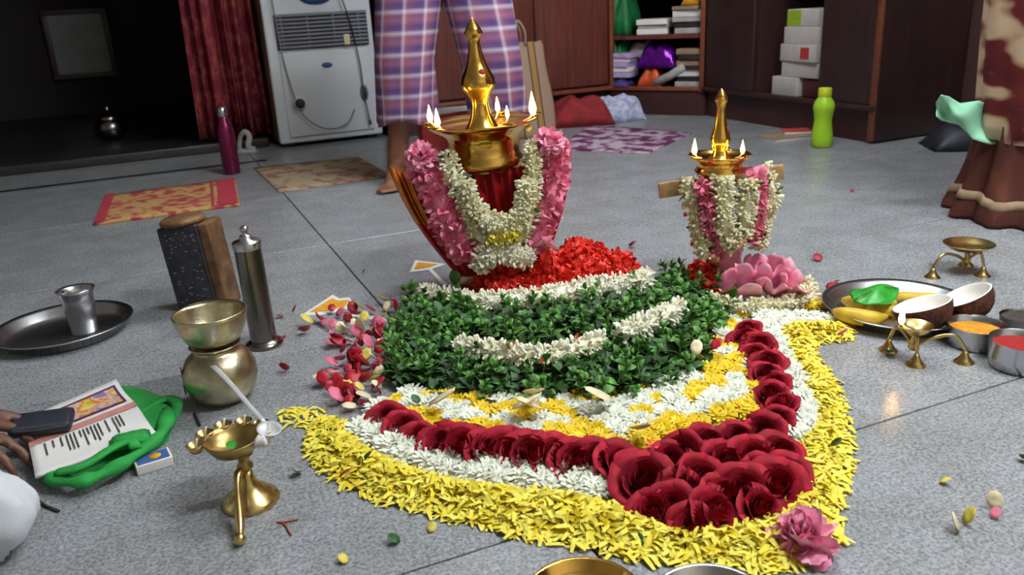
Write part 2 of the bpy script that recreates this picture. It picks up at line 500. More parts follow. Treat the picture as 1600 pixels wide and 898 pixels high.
struct('wall_right', box(A1+.06, (B0+B1)/2, HC/2, .12, B1-B0, HC), 'paint_wine', rot=ROT)
struct('wall_left', box(A0-.06, (B0+B1)/2, HC/2, .12, B1-B0, HC), 'paint_cream', rot=ROT)
struct('wall_front', box((A0+A1)/2, B0-.06, HC/2, A1-A0, .12, HC), 'paint_cream', rot=ROT)
struct('ceiling', box((A0+A1)/2, (B0+B1)/2, HC+.05, A1-A0+.2, B1-B0+.2, .1), 'paint_white', rot=ROT)
# unlit prayer room behind the doorway
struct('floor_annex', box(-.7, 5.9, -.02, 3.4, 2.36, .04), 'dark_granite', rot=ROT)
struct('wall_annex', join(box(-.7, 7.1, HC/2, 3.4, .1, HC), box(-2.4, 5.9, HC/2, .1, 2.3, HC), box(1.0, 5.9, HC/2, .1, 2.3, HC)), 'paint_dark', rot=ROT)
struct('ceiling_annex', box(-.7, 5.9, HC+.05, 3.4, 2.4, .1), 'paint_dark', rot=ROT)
dr = struct('door_1', join(box(DA0+.04, B1+.04, DH/2, .08, .16, DH, .006), box(DA1-.04, B1+.04, DH/2, .08, .16, DH, .006), box((DA0+DA1)/2, B1+.04, DH-.04, DA1-DA0, .16, .08, .006)), 'cab_dark', rot=ROT)
obj('threshold', box((DA0+DA1)/2, 4.52, .022, DA1-DA0+.1, .36, .044, .006), 'dark_granite', dr)
struct('dark_strip_1', box(-.85, 3.93, .0006, 2.6, .045, .0012), 'dark_granite', rot=ROT)  # thin dark strip lying flush across the floor before the doorway
# tube light fixtures on the ceiling, out of view
for k, ((a, b), rz, pw) in enumerate(TUBES):
    t = thing('ceiling_light', ['white tube light batten on the ceiling above the camera', 'white tube light batten on the ceiling right of the lamps'][k], 'light', W(a, b, HC), (0, 0, TH+rz))
    obj('housing', box(0, 0, -.04, 1.26, .10, .08, .008), 'white_plastic', t)
    tb = obj('tube', lathe([(0, -.6), (.015, -.6), (.015, .6), (0, .6)], 12), mat('tube_glow_%d' % k, (241, 248, 250), .5, emit=pw), t, loc=(0, 0, -.12), rot=(0, math.pi/2, 0))
    obj('end_cap', box(-.62, 0, -.1, .02, .05, .05, .004), 'white_plastic', t)
    obj('end_cap', box(.62, 0, -.1, .02, .05, .05, .004), 'white_plastic', t)

# ------------------------------------------------------------------ cabinets round the far right corner
CB = 4.10       # front of the back run
t = thing('wardrobe', 'reddish brown wooden cabinet behind the standing man and striped bag', 'cabinet', W(1.13, CB), ROT)
w_ = 2.39-1.13
obj('body', box(w_/2, .25, 1.1, w_, .46, 1.92), 'cab_wood', t, smooth=False)
obj('plinth', box(w_/2, .26, .07, w_, .44, .14), 'plinth_wood', t, smooth=False)
for x0, x1 in ((.0, .79), (.795, w_-.02)):
    d = obj('door', box((x0+x1)/2, .01, 1.1, x1-x0-.008, .022, 1.86, .004), 'cab_wood', t)
    obj('handle', tube([(x1-.06, -.002, 1.0), (x1-.06, -.03, 1.02), (x1-.06, -.03, 1.14), (x1-.06, -.002, 1.16)], .006, 8), 'brass', d)
obj('rail', box(w_/2, -.004, .148, w_, .03, .02, .004), 'cab_edge', t)
obj('edge_strip', box(w_-.01, 0, 1.1, .02, .04, 1.9, .004), 'cab_edge', t)

# diagonal corner unit with open shelves
cp = [(2.39, 4.12), (2.71, 3.68), (3.18, 3.68), (3.18, 4.58), (2.39, 4.58)]
t = thing('corner_shelf', 'open brown corner shelf unit crammed with papers and packets', 'shelf', (0, 0, 0), ROT)
obj('plinth', poly_prism(cp, 0, .13), 'plinth_wood', t, smooth=False)
obj('back_panel', join(box(2.785, 4.57, 1.1, .79, .02, 2.0), box(3.17, 4.13, 1.1, .02, .88, 2.0)), 'cab_inside', t, smooth=False)
for z in (.14, .415, .72, 1.1):
    s = obj('shelf_board', poly_prism(cp, z-.012, z+.008), 'cab_wood', t, smooth=False)
dx, dy = 2.71-2.39, 3.68-4.12; L = math.hypot(dx, dy); ang = math.atan2(dy, dx)
obj('rail', box((2.39+2.71)/2, (4.12+3.68)/2, .142, L, .024, .022, .004, rz=ang), 'cab_edge', t)
obj('post', box(2.40, 4.115, 1.1, .025, .03, 1.95, .004, rz=ang), 'cab_edge', t)
obj('post', box(2.70, 3.69, 1.1, .025, .03, 1.95, .004, rz=ang), 'cab_edge', t)

# right-hand run
t = thing('side_cabinet', 'dark brown wooden cabinet with boxes showing in its open bay', 'cabinet', (0, 0, 0), ROT)
CA = 2.71
obj('plinth', box((CA+3.18)/2+.01, 3.10, .065, .46, 1.14, .13), 'plinth_wood', t, smooth=False)
obj('back_panel', box(3.17, 3.10, 1.1, .02, 1.16, 2.0), 'cab_inside', t, smooth=False)
obj('bottom_board', box((CA+3.18)/2, 3.10, .135, .47, 1.16, .02), 'cab_dark', t, smooth=False)
obj('top_board', box((CA+3.18)/2, 3.10, 2.1, .47, 1.16, .02), 'cab_dark', t, smooth=False)
obj('shelf_board', box((CA+3.18)/2, 3.06, .80, .45, .42, .02), 'cab_dark', t, smooth=False)
for yy in (3.67, 3.28, 2.85):
    obj('divider', box((CA+3.18)/2, yy, 1.12, .46, .02, 1.95), 'cab_dark', t, smooth=False)
obj('end_panel', box((CA+3.18)/2, 2.53, 1.06, .48, .022, 2.1, .003), 'cab_dark', t)
for y0, y1 in ((3.285, 3.665), (2.545, 2.845)):
    d = obj('door', box(CA-.002, (y0+y1)/2, 1.12, .02, y1-y0-.006, 1.93, .004), 'cab_dark', t)
    obj('handle', tube([(CA-.012, y1-.05, 1.0), (CA-.035, y1-.05, 1.02), (CA-.035, y1-.05, 1.12), (CA-.012, y1-.05, 1.14)], .006, 8), 'brass_dull', d)
obj('rail', box(CA-.008, 3.10, .145, .03, 1.16, .02, .004), 'plinth_wood', t)
obj('edge_strip', box(CA-.004, 2.535, 1.06, .02, .03, 2.1, .004), 'cab_edge', t)

# boxes in the open bay (stack of cartons)
def carton(name, label, a, b, z, sx, sy, sz, m, rz=0, patch=None, group=None, cat='box'):
    r = thing(name, label, cat, W(a, b, z), (0, 0, TH+rz), group)
    obj('carton_body', box(0, 0, sz/2, sx, sy, sz, .003), m, r)
    if patch:
        pm, y0, y1, z0, z1 = patch
        obj('printed_patch', box(-sx/2-.0008, (y0+y1)/2, (z0+z1)/2, .0014, y1-y0, z1-z0), pm, r, smooth=False)
    return r
zc = .146
mat('carton_white', (196, 190, 186), .8, var=.08, nscale=15)
mat('carton_green', (150, 178, 44), .7, var=.1)
mat('carton_red', (176, 52, 50), .7); mat('carton_brown', (78, 32, 30), .7)
carton('carton', 'white carton at the very bottom of the cabinet box stack', 2.86, 3.13, zc, .2, .17, .085, 'carton_white')
carton('carton', 'dark red carton beside the lowest white box in the cabinet', 2.88, 2.97, zc, .2, .12, .08, 'carton_brown')
carton('carton', 'plain white carton second from the bottom of the cabinet stack', 2.87, 3.05, zc+.086, .2, .23, .07, 'carton_white', .02)
carton('carton', 'white carton with a red label in the middle of the stack', 2.86, 3.05, zc+.157, .2, .24, .078, 'carton_white', -.03, ('carton_red', -.075, -.02, .015, .065))
carton('carton', 'plain white carton just under the green topped box', 2.87, 3.05, zc+.236, .2, .22, .075, 'carton_white', .03)
carton('carton', 'green and white carton on top of the cabinet stack', 2.87, 3.05, zc+.312, .19, .2, .075, 'carton_white', .0, ('carton_green', .01, .098, .004, .071))

# things crammed in the corner unit
def lump(w, d, h, seed, n=22, folds=3.0, amp=.35):
    """soft heap of cloth / crumpled packet: closed height field, local origin at its base"""
    def fn(u, v):
        x = (u-.5)*w; y = (v-.5)*d
        e = max(0, 1-(abs(2*u-1))**3)*max(0, 1-(abs(2*v-1))**3)
        k = 1-amp+amp*2*(.5+.5*noise3(u*folds, v*folds*1.7, seed))*(.7+.3*math.sin(9*u+5*noise3(u*2, v*2, seed+4)))
        jx = .06*w*noise3(u*3, v*3, seed+9); jy = .06*d*noise3(u*3, v*3, seed+13)
        return (x+jx, y+jy, h*e**.6*k+.001)
    m = grid(fn, n, n)
    # close the underside
    k = len(m.v); m.v.append((0, 0, .001))
    ring = [i for i in range(n+1)]+[j*(n+1)+n for j in range(1, n+1)]+[n*(n+1)+i for i in range(n-1, -1, -1)]+[j*(n+1) for j in range(n-1, 0, -1)]
    for i in range(len(ring)): m.f.append((ring[(i+1) % len(ring)], ring[i], k))
    return m
def cloth(name, label, cat, loc, rz, w, d, h, m, seed, group=None, **kw):
    return tag(obj(name, lump(w, d, h, seed, **kw), m, loc=loc, rot=(0, 0, rz)), label, cat, group)
Z1, Z2 = .149, .424
cloth('cloth_bundle', 'bright green cloth bundle in the corner shelf beside the wardrobe edge', 'cloth', W(2.50, 4.16, Z2), TH+ang, .15, .22, .26, 'green_bag', 3)
cloth('cloth_bundle', 'dark green cloth hanging low in the corner shelf', 'cloth', W(2.49, 4.16, Z1), TH+ang, .11, .2, .26, 'green_bag', 5)
cloth('foil_packet', 'shiny purple foil packet in the corner shelf', 'packet', W(2.62, 3.97, Z1+.10), TH+ang, .23, .17, .13, 'purple_foil', 8, folds=5)
cloth('packet', 'orange packet under the purple foil in the corner shelf', 'packet', W(2.575, 3.98, Z1), TH+ang, .13, .12, .115, 'orange_pack', 11)
cloth('cloth_bundle', 'violet blue cloth at the bottom left of the corner shelf', 'cloth', W(2.46, 4.10, Z1), TH+ang, .1, .12, .05, 'violet_cloth', 15)
def stack_sheets(name, label, a, b, z, rz, w, d, hs, ms, cat='papers'):
    r = thing(name, label, cat, W(a, b, z), (0, 0, TH+rz))
    zz = 0
    for i, (h, m) in enumerate(zip(hs, ms)):
        obj('sheaf', box(rnd(-.012, .012), rnd(-.012, .012), zz+h/2, w*rnd(.86, 1), d*rnd(.86, 1), h*.94, .002, rz=rnd(-.12, .12)), m, r)
        zz += h
    return r
stack_sheets('paper_stack', 'lilac striped stack of folded papers at the left of the shelf', 2.475, 4.10, Z1+.052, ang, .13, .14, [.03, .025, .03, .02, .025], ['lilac', 'paper', 'lilac', 'paper', 'lilac'])
stack_sheets('paper_stack', 'low stack of pale books at the right of the corner shelf', 2.73, 3.80, Z1, ang, .16, .15, [.03, .025, .035, .02, .03, .03, .03], ['paper_grey', 'cab_inside', 'paper', 'cab_inside', 'paper_tan', 'cab_inside', 'paper_tan'])
stack_sheets('paper_stack', 'tall heap of grey papers on the upper board of the shelf', 2.73, 3.83, Z2, ang, .17, .15, [.03, .03, .025, .035, .02], ['paper_grey', 'cab_inside', 'paper_grey', 'paper', 'paper_tan'])
stack_sheets('paper_stack', 'slanting white papers beside the green cloth on the upper board', 2.61, 4.0, Z2, ang+.2, .17, .16, [.03, .02, .03], ['paper', 'paper_grey', 'paper'])
r = thing('paper_roll', 'grey rolled newspaper leaning in front of the purple packet', 'newspaper', W(2.60, 3.87, Z1), (0, 0, TH+ang))
obj('sheet', tube([(-.07, 0, .02), (.02, 0, .06), (.10, 0, .11)], .022, 14), 'paper_grey', r)
obj('end_fold', tube([(-.085, 0, .014), (-.069, 0, .021)], .012, 12), 'ink', r)
cloth('cloth_bundle', 'crumpled whitish plastic wad on the lower shelf above the purple packet', 'packet', W(2.60, 4.08, Z1+.15), TH+ang, .2, .14, .10, 'paper_grey', 21, folds=4)
cloth('packet', 'small yellow packet on top of the grey paper heap', 'packet', W(2.72, 3.82, Z2+.142), TH+ang, .1, .09, .06, 'turmeric', 23)

# ------------------------------------------------------------------ air cooler against the back wall
t = thing('air_cooler', 'white room air cooler with brown sides beside the red curtain', 'cooler', W(.56, 4.22), ROT)
cw, ch, cd = .525, .86, .34
obj('cabinet_body', box(cw/2, cd/2+.02, .02+ch/2, cw, cd-.03, ch, .012), 'brown_panel', t)
fr = obj('front_panel', box(cw/2, .012, .02+ch/2, cw, .03, ch, .012, seg=3), 'white_plastic', t)
obj('lower_panel', box(cw/2+.005, -.006, .25, cw-.09, .014, .40, .006), 'white_plastic', fr)
g0, g1 = .468, .632
gr = obj('grille_recess', box(cw/2+.012, -.004, (g0+g1)/2, cw-.075, .012, g1-g0, .002), 'dark_plastic', t)
for k in range(9):
    z = g0+.012+k*(g1-g0-.02)/8
    obj('louvre', box(cw/2+.012, -.014, z, cw-.085, .014, .011, .002, M=None), 'grey_plastic', gr)
for k in range(4):
    obj('louvre_divider', box(.08+k*.125, -.014, (g0+g1)/2, .006, .012, g1-g0-.01), 'grey_plastic', gr)
def ellipse_disc(rx, rz, th, n=28):
    m = MB()
    for s in (0, 1):
        for i in range(n):
            a = 2*math.pi*i/n; m.v.append((rx*math.cos(a), -th*s, rz*math.sin(a)))
    m.f = [tuple(range(n)), tuple(range(2*n-1, n-1, -1))]+[(i, n+i, n+(i+1) % n, (i+1) % n) for i in range(n)]
    return m
obj('badge', ellipse_disc(.085, .045, .006), 'blue_print', t, loc=(.26, -.003, .715))
obj('maker_logo', ellipse_disc(.026, .013, .002), 'blue_print', t, loc=(.275, -.013, .385))
kn = obj('drain_knob', lathe([(0, 0), (.036, 0), (.036, .012), (.028, .016), (.028, .03), (0, .03)], 20), 'white_plastic', t, loc=(.115, -.012, .215), rot=(math.pi/2, 0, 0))
obj('knob_face', lathe([(0, 0), (.024, 0), (.024, .004), (0, .004)], 20), 'dark_plastic', kn, loc=(0, 0, .03))
hd = obj('handle_recess', ellipse_disc(.021, .04, .006), 'grey_plastic', t, loc=(.445, -.013, .235))
obj('grip', ellipse_disc(.008, .03, .004), 'dark_plastic', hd, loc=(.003, -.006, 0))
obj('power_cord', tube(smooth_path([(.05, -.03, .9), (.055, -.03, .6), (.075, -.025, .36), (.11, -.03, .19), (.17, -.03, .11), (.25, -.03, .075), (.34, -.03, .095), (.385, -.025, .16)], 6), .0035, 6), 'cord_grey', t)
obj('hanging_wire', tube(smooth_path([(.33, -.03, .86), (.40, -.03, .62), (.435, -.028, .40), (.44, -.03, .24), (.455, -.03, .1)], 6), .0032, 6), 'dark_plastic', t)
obj('wire_tail', tube([(.455, -.03, .1), (.458, -.03, .075)], .006, 8), 'dark_plastic', t)
obj('hang_tag', box(.385, -.028, .50, .03, .008, .05, .004), 'cream_petal', t)
for x in (.05, cw-.05):
    obj('foot', box(x, .06, .01, .05, .05, .02, .004), 'dark_plastic', t)

# ------------------------------------------------------------------ curtain
def curtain_fn(u, v):
    z = .06+2.0*v
    x = .20+(u*.36)*(1-.1*v)+.02*v
    ph = u*2*math.pi*5.2
    y = .036*math.sin(ph)+.012*math.sin(2.3*ph+1+v)+.01*math.sin(3*v+ph*.5)
    return (x+.012*math.sin(ph*.5+2*v), y, z)
cm = solidify(grid(curtain_fn, 90, 12), .003)
blotch_mat('curtain_print', [(0, (92, 22, 40)), (.47, (118, 32, 48)), (.6, (146, 70, 62)), (.68, (108, 28, 50))], 14, .8, stretch=(1.6, .3, 1), interp='LINEAR', detail=1)
t = thing('curtain', 'maroon patterned curtain drawn aside at the dark doorway', 'curtain', W(0, 4.40), ROT)
obj('fabric', cm, 'curtain_print', t)
obj('rod', tube([(-1.85, 0, 2.08), (.62, 0, 2.08)], .014, 10), 'brass_dull', t)

# ------------------------------------------------------------------ prayer room contents
q0 = onB(70, 25, 6.9); q1 = onB(175, 112, 6.9)
pa0, pa1 = float(np.array(q0)@U_), float(np.array(q1)@U_)
pz0, pz1 = q1.z, q0.z
t = thing('framed_picture', 'pale grey panel in a dark frame deep in the unlit room', 'picture', W((pa0+pa1)/2, 7.04, (pz0+pz1)/2), ROT)
mat('picture_grey', (120, 124, 128), .35, var=.08, nscale=12)
obj('panel', box(0, -.03, 0, pa1-pa0, .012, pz1-pz0), 'picture_grey', t, smooth=False)
fw_ = (pa1-pa0)/2; fh_ = (pz1-pz0)/2
for (x, z, sx, sz) in ((0, fh_+.02, 2*fw_+.08, .04), (0, -fh_-.02, 2*fw_+.08, .04), (-fw_-.02, 0, .04, 2*fh_), (fw_+.02, 0, .04, 2*fh_)):
    obj('frame_bar', box(x, -.02, z, sx, .04, sz, .004), 'cab_dark', t)
p = onB(180, 232, 5.3)
t = thing('steel_pot', 'small steel pot glinting on the floor of the dark room', 'pot', (p.x, p.y, 0), ROT)
obj('bowl', lathe([(0, 0), (.05, 0), (.085, .03), (.09, .08), (.07, .115), (.06, .12), (.068, .13), (.064, .132), (.055, .12), (.06, .1), (0, .02)], 28), 'steel_dark', t)
obj('lid', lathe([(.07, .132), (.06, .145), (.02, .165), (.012, .17), (.018, .185), (0, .192)], 28), 'steel_dark', t)

# ------------------------------------------------------------------ mats and things on the far floor
def quad_mat(name, label, pts, m, th=.006, border=None, cat='mat'):
    """thin woven mat from its four floor corners (near-left, near-right, far-right, far-left)"""
    P = [Vector((p[0], p[1], 0)) for p in pts]
    c = sum(P, Vector())/4
    def fn(u, v):
        q = (P[0]*(1-u)+P[1]*u)*(1-v)+(P[3]*(1-u)+P[2]*u)*v-c
        return (q.x, q.y, th+.0015*noise3(u*4, v*4, th*100))
    top = grid(fn, 20, 8)
    me = solidify(top, th).mesh(name)
    ux = (P[1]-P[0]); uy = (P[3]-P[0])
    o = link(name, me, m, loc=c)
    M2 = np.array([[ux.x, uy.x], [ux.y, uy.y]]); inv = np.linalg.inv(M2)
    set_uv(me, lambda co, i: tuple(inv@np.array([co.x+c.x-P[0].x, co.y+c.y-P[0].y])))
    tag(o, label, cat)
    if border:
        for k, (u0, u1) in enumerate(border[1]):
            def fb(u, v, u0=u0, u1=u1):
                a = u0+(u1-u0)*u; q = (P[0]*(1-a)+P[1]*a)*(1-v)+(P[3]*(1-a)+P[2]*a)*v-c
                return (q.x, q.y, th+.003)
            obj('border_stripe', grid(fb, 2, 8), border[0], o)
    return o
blotch_mat('mat_red_tan', [(0, (172, 148, 92)), (.48, (186, 150, 96)), (.56, (176, 84, 76)), (.64, (160, 60, 70))], 24, .85, interp='LINEAR')
blotch_mat('mat_faded', [(0, (150, 138, 116)), (.5, (168, 150, 120)), (.58, (128, 84, 84)), (.66, (156, 116, 100))], 12, .85, interp='LINEAR')
blotch_mat('mat_purple', [(0, (186, 176, 182)), (.47, (176, 160, 172)), (.53, (112, 56, 96)), (.66, (84, 30, 66))], 13, .85, interp='LINEAR')
mat('mat_border_red', (178, 52, 66), .85, var=.2, nscale=120)
quad_mat('floor_mat', 'small tan mat with red striped ends lying near the purple bottle', [G(148, 353), G(375, 322), G(368, 282), G(166, 308)], 'mat_red_tan', .010, ('mat_border_red', [(0, .07), (.80, .82), (.85, .99)]))
quad_mat('floor_mat', 'faded flat tan mat on the floor in front of the cooler', [G(436, 301), G(612, 276), G(560, 246), G(396, 263)], 'mat_faded', .004)
quad_mat('floor_mat', 'purple and white patterned mat between the two oil lamps', [G(868, 234), G(1012, 241), G(1082, 208), G(922, 196)], 'mat_purple', .005)

# bottles
p = G(363, 271)
t = thing('water_bottle', 'slim metallic purple water bottle with steel cap', 'bottle', (p.x, p.y, 0))
hb = .285
obj('body', lathe([(0, .002), (.033, 0), (.036, .006), (.036, hb*.62), (.030, hb*.72), (.019, hb*.82), (.017, hb*.86), (0, hb*.86)], 28), 'bottle_purple', t)
obj('cap', lathe([(.0195, hb*.85), (.0205, hb*.87), (.0205, hb*.95), (.016, hb*.99), (0, hb)], 24), 'steel', t)
p = G(1283, 229)
t = thing('water_bottle', 'lime green plastic water bottle standing before the dark cabinet', 'bottle', (p.x, p.y, 0))
obj('body', lathe([(0, .002), (.034, 0), (.041, .006), (.043, .03), (.042, .055), (.036, .09), (.0345, .11), (.038, .135), (.0425, .155), (.0425, .168), (.037, .185), (.026, .2), (.023, .207), (0, .207)], 32), 'bottle_green', t)
obj('cap', lathe([(.0255, .204), (.0265, .208), (.0265, .234), (.024, .239), (0, .24)], 28, lobes=24, lobe_amp=.015), 'cap_yellow', t)

# booklets by the green bottle
for k, (q, rz, m, lb) in enumerate([((1228, 216), .3, 'paper_tan', 'thin tan booklet on the floor left of the green bottle'), ((1243, 212), -.1, 'carton_red', 'small red booklet lying over the tan one by the green bottle')]):
    p = G(*q)
    t = thing('booklet', lb, 'booklet', (p.x, p.y, .0+.014*k), (0, 0, rz))
    s = (.2, .13) if k == 0 else (.12, .09)
    obj('cover', box(0, 0, .012, s[0], s[1], .003, .001), m, t)
    obj('pages', box(0, 0, .0055, s[0]*.97, s[1]*.97, .0105, .001), 'paper', t)

# striped cloth bag leaning on the wardrobe
p = G(833, 213)
t = thing('cloth_bag', 'tan and brown vertically striped cloth bag standing by the wardrobe', 'bag', (p.x, p.y, 0), (0, 0, TH+.05))
stripes_mat('bag_stripes', [(0, (150, 122, 104)), (.30, (60, 40, 36)), (.36, (150, 112, 62)), (.62, (60, 40, 36)), (.68, (150, 122, 104))], 'X', 2.5)
def bag_fn(u, v):
    a = 2*math.pi*u
    w = .115*(1-.05*v)+.006*math.sin(7*v); d = .055*(1-.65*v)
    cx = math.copysign(abs(math.cos(a))**.5, math.cos(a)); sy = math.copysign(abs(math.sin(a))**.7, math.sin(a))
    lean = .012*math.sin(4*v)
    return (w*cx+lean, d*sy+.06*v, .44*v+.008*math.sin(3*a)*v)
g = grid(bag_fn, 40, 14, True); g.f.append(tuple(range(39, -1, -1)))
me = g.mesh('bag_body')
set_uv(me, lambda co, i: ((co.x+.14)/.28, co.z/.44))
obj('bag_body', me, 'bag_stripes', t)
for y in (.035, .085):
    obj('strap', tube(smooth_path([(-.075, y, .43), (-.08, y-.01, .49), (-.05, y-.02, .545), (-.01, y-.012, .50), (0, y, .43)], 6), .008, 8, .4), 'bag_stripes', t)

# cloths dropped at the foot of the corner unit
p = G(905, 192)
cloth('folded_cloth', 'dark red cloth heaped on the floor right of the striped bag', 'cloth', (p.x, p.y-.04, 0), .1, .34, .22, .15, 'red_cloth', 31, folds=1.6, amp=.28)
p = G(955, 186)
cloth('towel', 'crumpled white and blue towel beside the dark red cloth', 'towel', (p.x+.02, p.y-.06, 0), .3, .28, .18, .15, 'towel', 35, folds=2.6, amp=.3, n=36)
p = G(384, 238)
t = thing('rag', 'small pale knotted rag on the floor beside the cooler', 'rag', (p.x, p.y, 0))
obj('knot', tube(smooth_path([(-.03, 0, .012), (-.02, .01, .07), (.01, 0, .1), (.03, 0, .075), (.02, -.01, .03), (.05, -.01, .012)], 6), .014, 8, .6), 'paper_grey', t)
obj('base_fold', lump(.12, .08, .02, 4, n=10), 'paper_grey', t)

# red carton with white paper behind the tall lamp
p = onB(703, 180, 3.25)
t = thing('gift_box', 'red box topped with white paper just behind the tall lamp', 'box', (p.x, p.y, 0), (0, 0, TH-.2))
obj('carton_body', box(0, 0, .10, .26, .18, .20, .006), 'carton_red', t)
obj('lid', box(0, 0, .212, .27, .19, .03, .005), 'carton_red', t)
def pap(u, v): return (.145*(u-.35)*1.4, -.11+.2*v, .2285+.03*math.sin(3*u)*(1-v)*u-.07*max(0, .3-v)*u)
obj('white_paper', solidify(grid(pap, 8, 8), .002), 'paper', t)

# ------------------------------------------------------------------ people
def head_parts(t, c, r, face, hair=True):
    """eyes, and hair cap as children; nose, ears and chin belong to the body mesh"""
    f = Vector(face).normalized(); s = f.cross(Vector((0, 0, 1))).normalized()
    c = Vector(c)
    for k in (-1, 1):
        p = c+f*r*.9+s*k*r*.36+Vector((0, 0, r*.06))
        obj('eye', lathe([(0, -r*.12), (r*.1, -r*.06), (r*.13, 0), (r*.1, r*.06), (0, r*.12)], 12), 'eye_white', t, loc=p)
    mo = c+f*r*.9-Vector((0, 0, r*.58))
    obj('mouth', tube(smooth_path([mo-s*r*.28, mo+f*r*.05, mo+s*r*.28], 4), r*.05, 8), 'red_cloth', t)
    def hf(u, v):
        a = 2*math.pi*u; th = v*1.75
        d = Vector((math.cos(a)*math.sin(th), math.sin(a)*math.sin(th), math.cos(th)))
        k = 1.1
        if d.dot(f) > .35 and d.z < .62: k = .86
        return c+Vector((0, 0, r*.12))+d*r*k*Vector((1, 1, 1)).x
    obj('hair', grid(hf, 24, 10, True), 'hair', t)
def head_caps(c, r, face, neck):
    f = Vector(face).normalized(); s = f.cross(Vector((0, 0, 1))).normalized(); c = Vector(c); z = Vector((0, 0, 1))
    return [(c+z*r*.2, r*.92, c-z*r*.25, r*.8), (c-z*r*.3, r*.7, c+f*r*.3-z*r*.85, r*.36),
            (c+f*r*.9+z*r*.05, r*.12, c+f*r*1.08-z*r*.25, r*.17),
            (c+s*r*.92+z*r*.05, r*.16, c+s*r*.9-z*r*.3, r*.12), (c-s*r*.92+z*r*.05, r*.16, c-s*r*.9-z*r*.3, r*.12),
            (c-z*r*.4-f*r*.1, r*.5, neck, r*.55)]
def hand_caps(wrist, d, palm_n, side, spread=.16, curl=(.25, .3, .25), s=1.0, thumb_out=.9):
    """palm and five bent fingers; d along the hand, palm_n out of the palm, side towards the thumb"""
    w = Vector(wrist); d = Vector(d).normalized(); n = Vector(palm_n).normalized(); t = Vector(side).normalized()
    caps = []
    for k in range(4):
        o = (1.5-k)*.021*s
        caps.append((w+t*o*.55+d*.012*s, .0135*s, w+d*.085*s+t*o, .0115*s))
    caps.append((w, .021*s, w+d*.03*s, .019*s))
    lens = [(.040, .025, .020), (.045, .029, .022), (.041, .027, .021), (.031, .020, .018)]
    for k in range(4):
        o = (1.5-k)*.021*s
        p = w+d*.088*s+t*o; dd = (d+t*spread*(1.5-k)*.6).normalized(); a = 0
        for j in range(3):
            a += curl[j]
            q = p+(dd*math.cos(a)+n*math.sin(a))*lens[k][j]*s
            caps.append((p, (.0098-.0010*j)*s, q, (.0088-.0012*j)*s)); p = q
    p = w+d*.022*s+t*.022*s
    for L, a, r0, r1 in ((.042, thumb_out, .0145, .0115), (.032, thumb_out*.75, .0112, .0098), (.026, thumb_out*.5, .0098, .0078)):
        q = p+(d*math.cos(a)+t*math.sin(a)+n*.35).normalized()*L*s
        caps.append((p, r0*s, q, r1*s)); p = q
    return caps
def foot_caps(ankle, toe_dir, s=1.0):
    a = Vector(ankle); d = Vector((toe_dir[0], toe_dir[1], 0)).normalized(); sd = Vector((-d.y, d.x, 0))
    base = Vector((a.x, a.y, 0))
    caps = [(a, .036*s, base-d*.035*s+Vector((0, 0, .03)), .031*s), (a, .034*s, base+d*.09*s+Vector((0, 0, .032)), .03*s),
            (base-d*.03*s+Vector((0, 0, .028)), .028*s, base+d*.13*s+Vector((0, 0, .022)), .024*s),
            (base+d*.06*s+sd*.02+Vector((0, 0, .024)), .024*s, base+d*.14*s+sd*.025+Vector((0, 0, .018)), .018*s)]
    for k in range(5):
        o = (k-2)*.017*s; L = (.20-.012*abs(k-1))*s
        caps.append((base+d*.14*s+sd*o+Vector((0, 0, .016)), .011*s, base+d*L+sd*o*1.1+Vector((0, 0, .011)), .009*s))
    return caps

# standing man in a checked lungi, mid-stride behind the tall lamp
fl = G(622, 288); fr_ = G(804, 276)
FL = Vector((fl.x, fl.y, 0)); FR = Vector((fr_.x, fr_.y, 0))
hipc = (FL+FR)/2+Vector((0, .03, .90)); 
t = thing('person', 'person standing behind the tall lamp wearing a purple and white checked lungi', 'person', ((FL+FR)/2))
O = (FL+FR)/2
def rel(v): return Vector(v)-O
hipL = hipc+Vector((-.09, 0, 0)); hipR = hipc+Vector((.09, 0, 0))
kneeL = (FL+hipL)/2+Vector((0, -.04, .0)); kneeR = (FR+hipR)/2+Vector((0, -.05, 0))
ankL = FL+Vector((0, .02, .075)); ankR = FR+Vector((0, .02, .075))
chest = hipc+Vector((0, 0, .42)); neck = chest+Vector((0, -.01, .16)); hd_c = neck+Vector((0, -.02, .15))
caps = [(hipL, .085, kneeL, .058), (kneeL, .056, ankL, .036), (hipR, .085, kneeR, .058), (kneeR, .056, ankR, .036),
        (hipL, .1, hipR, .1), (hipc, .12, chest, .13), (chest+Vector((-.1, 0, .03)), .075, chest+Vector((.1, 0, .03)), .075),
        (chest, .12, neck, .06)]
for s in (-1, 1):
    sh = chest+Vector((.19*s, 0, .07)); el = sh+Vector((.05*s, .01, -.28)); wr = el+Vector((-.01*s, -.09, -.22))
    caps += [(chest+Vector((.1*s, 0, .05)), .07, sh, .056), (sh, .05, el, .038), (el, .037, wr, .026)]
    caps += hand_caps(wr, (0, -.2, -1), (-s, 0, 0), (0, -1, 0))
caps += head_caps(hd_c, .1, (0, -1, -.1), neck)
caps += foot_caps(ankL, (-.1, -1)) + foot_caps(ankR, (.35, -1))
caps = [(rel(a), r0, rel(b), r1) for a, r0, b, r1 in caps]
obj('body', remeshed('body', caps, .008), 'skin', t)
head_parts(t, rel(hd_c), .1, (0, -1, -.1))
check_mat('lungi_check', [(0, (74, 56, 112)), (.18, (92, 62, 118)), (.3, (224, 208, 222)), (.42, (152, 96, 120)), (.62, (126, 74, 104)), (.8, (96, 64, 120)), (1, (74, 56, 112))],
          [(0, (88, 70, 118)), (.25, (176, 112, 120)), (.5, (150, 96, 116)), (.68, (232, 220, 226)), (.82, (110, 84, 130)), (1, (88, 70, 118))], 10.0, 15.5)
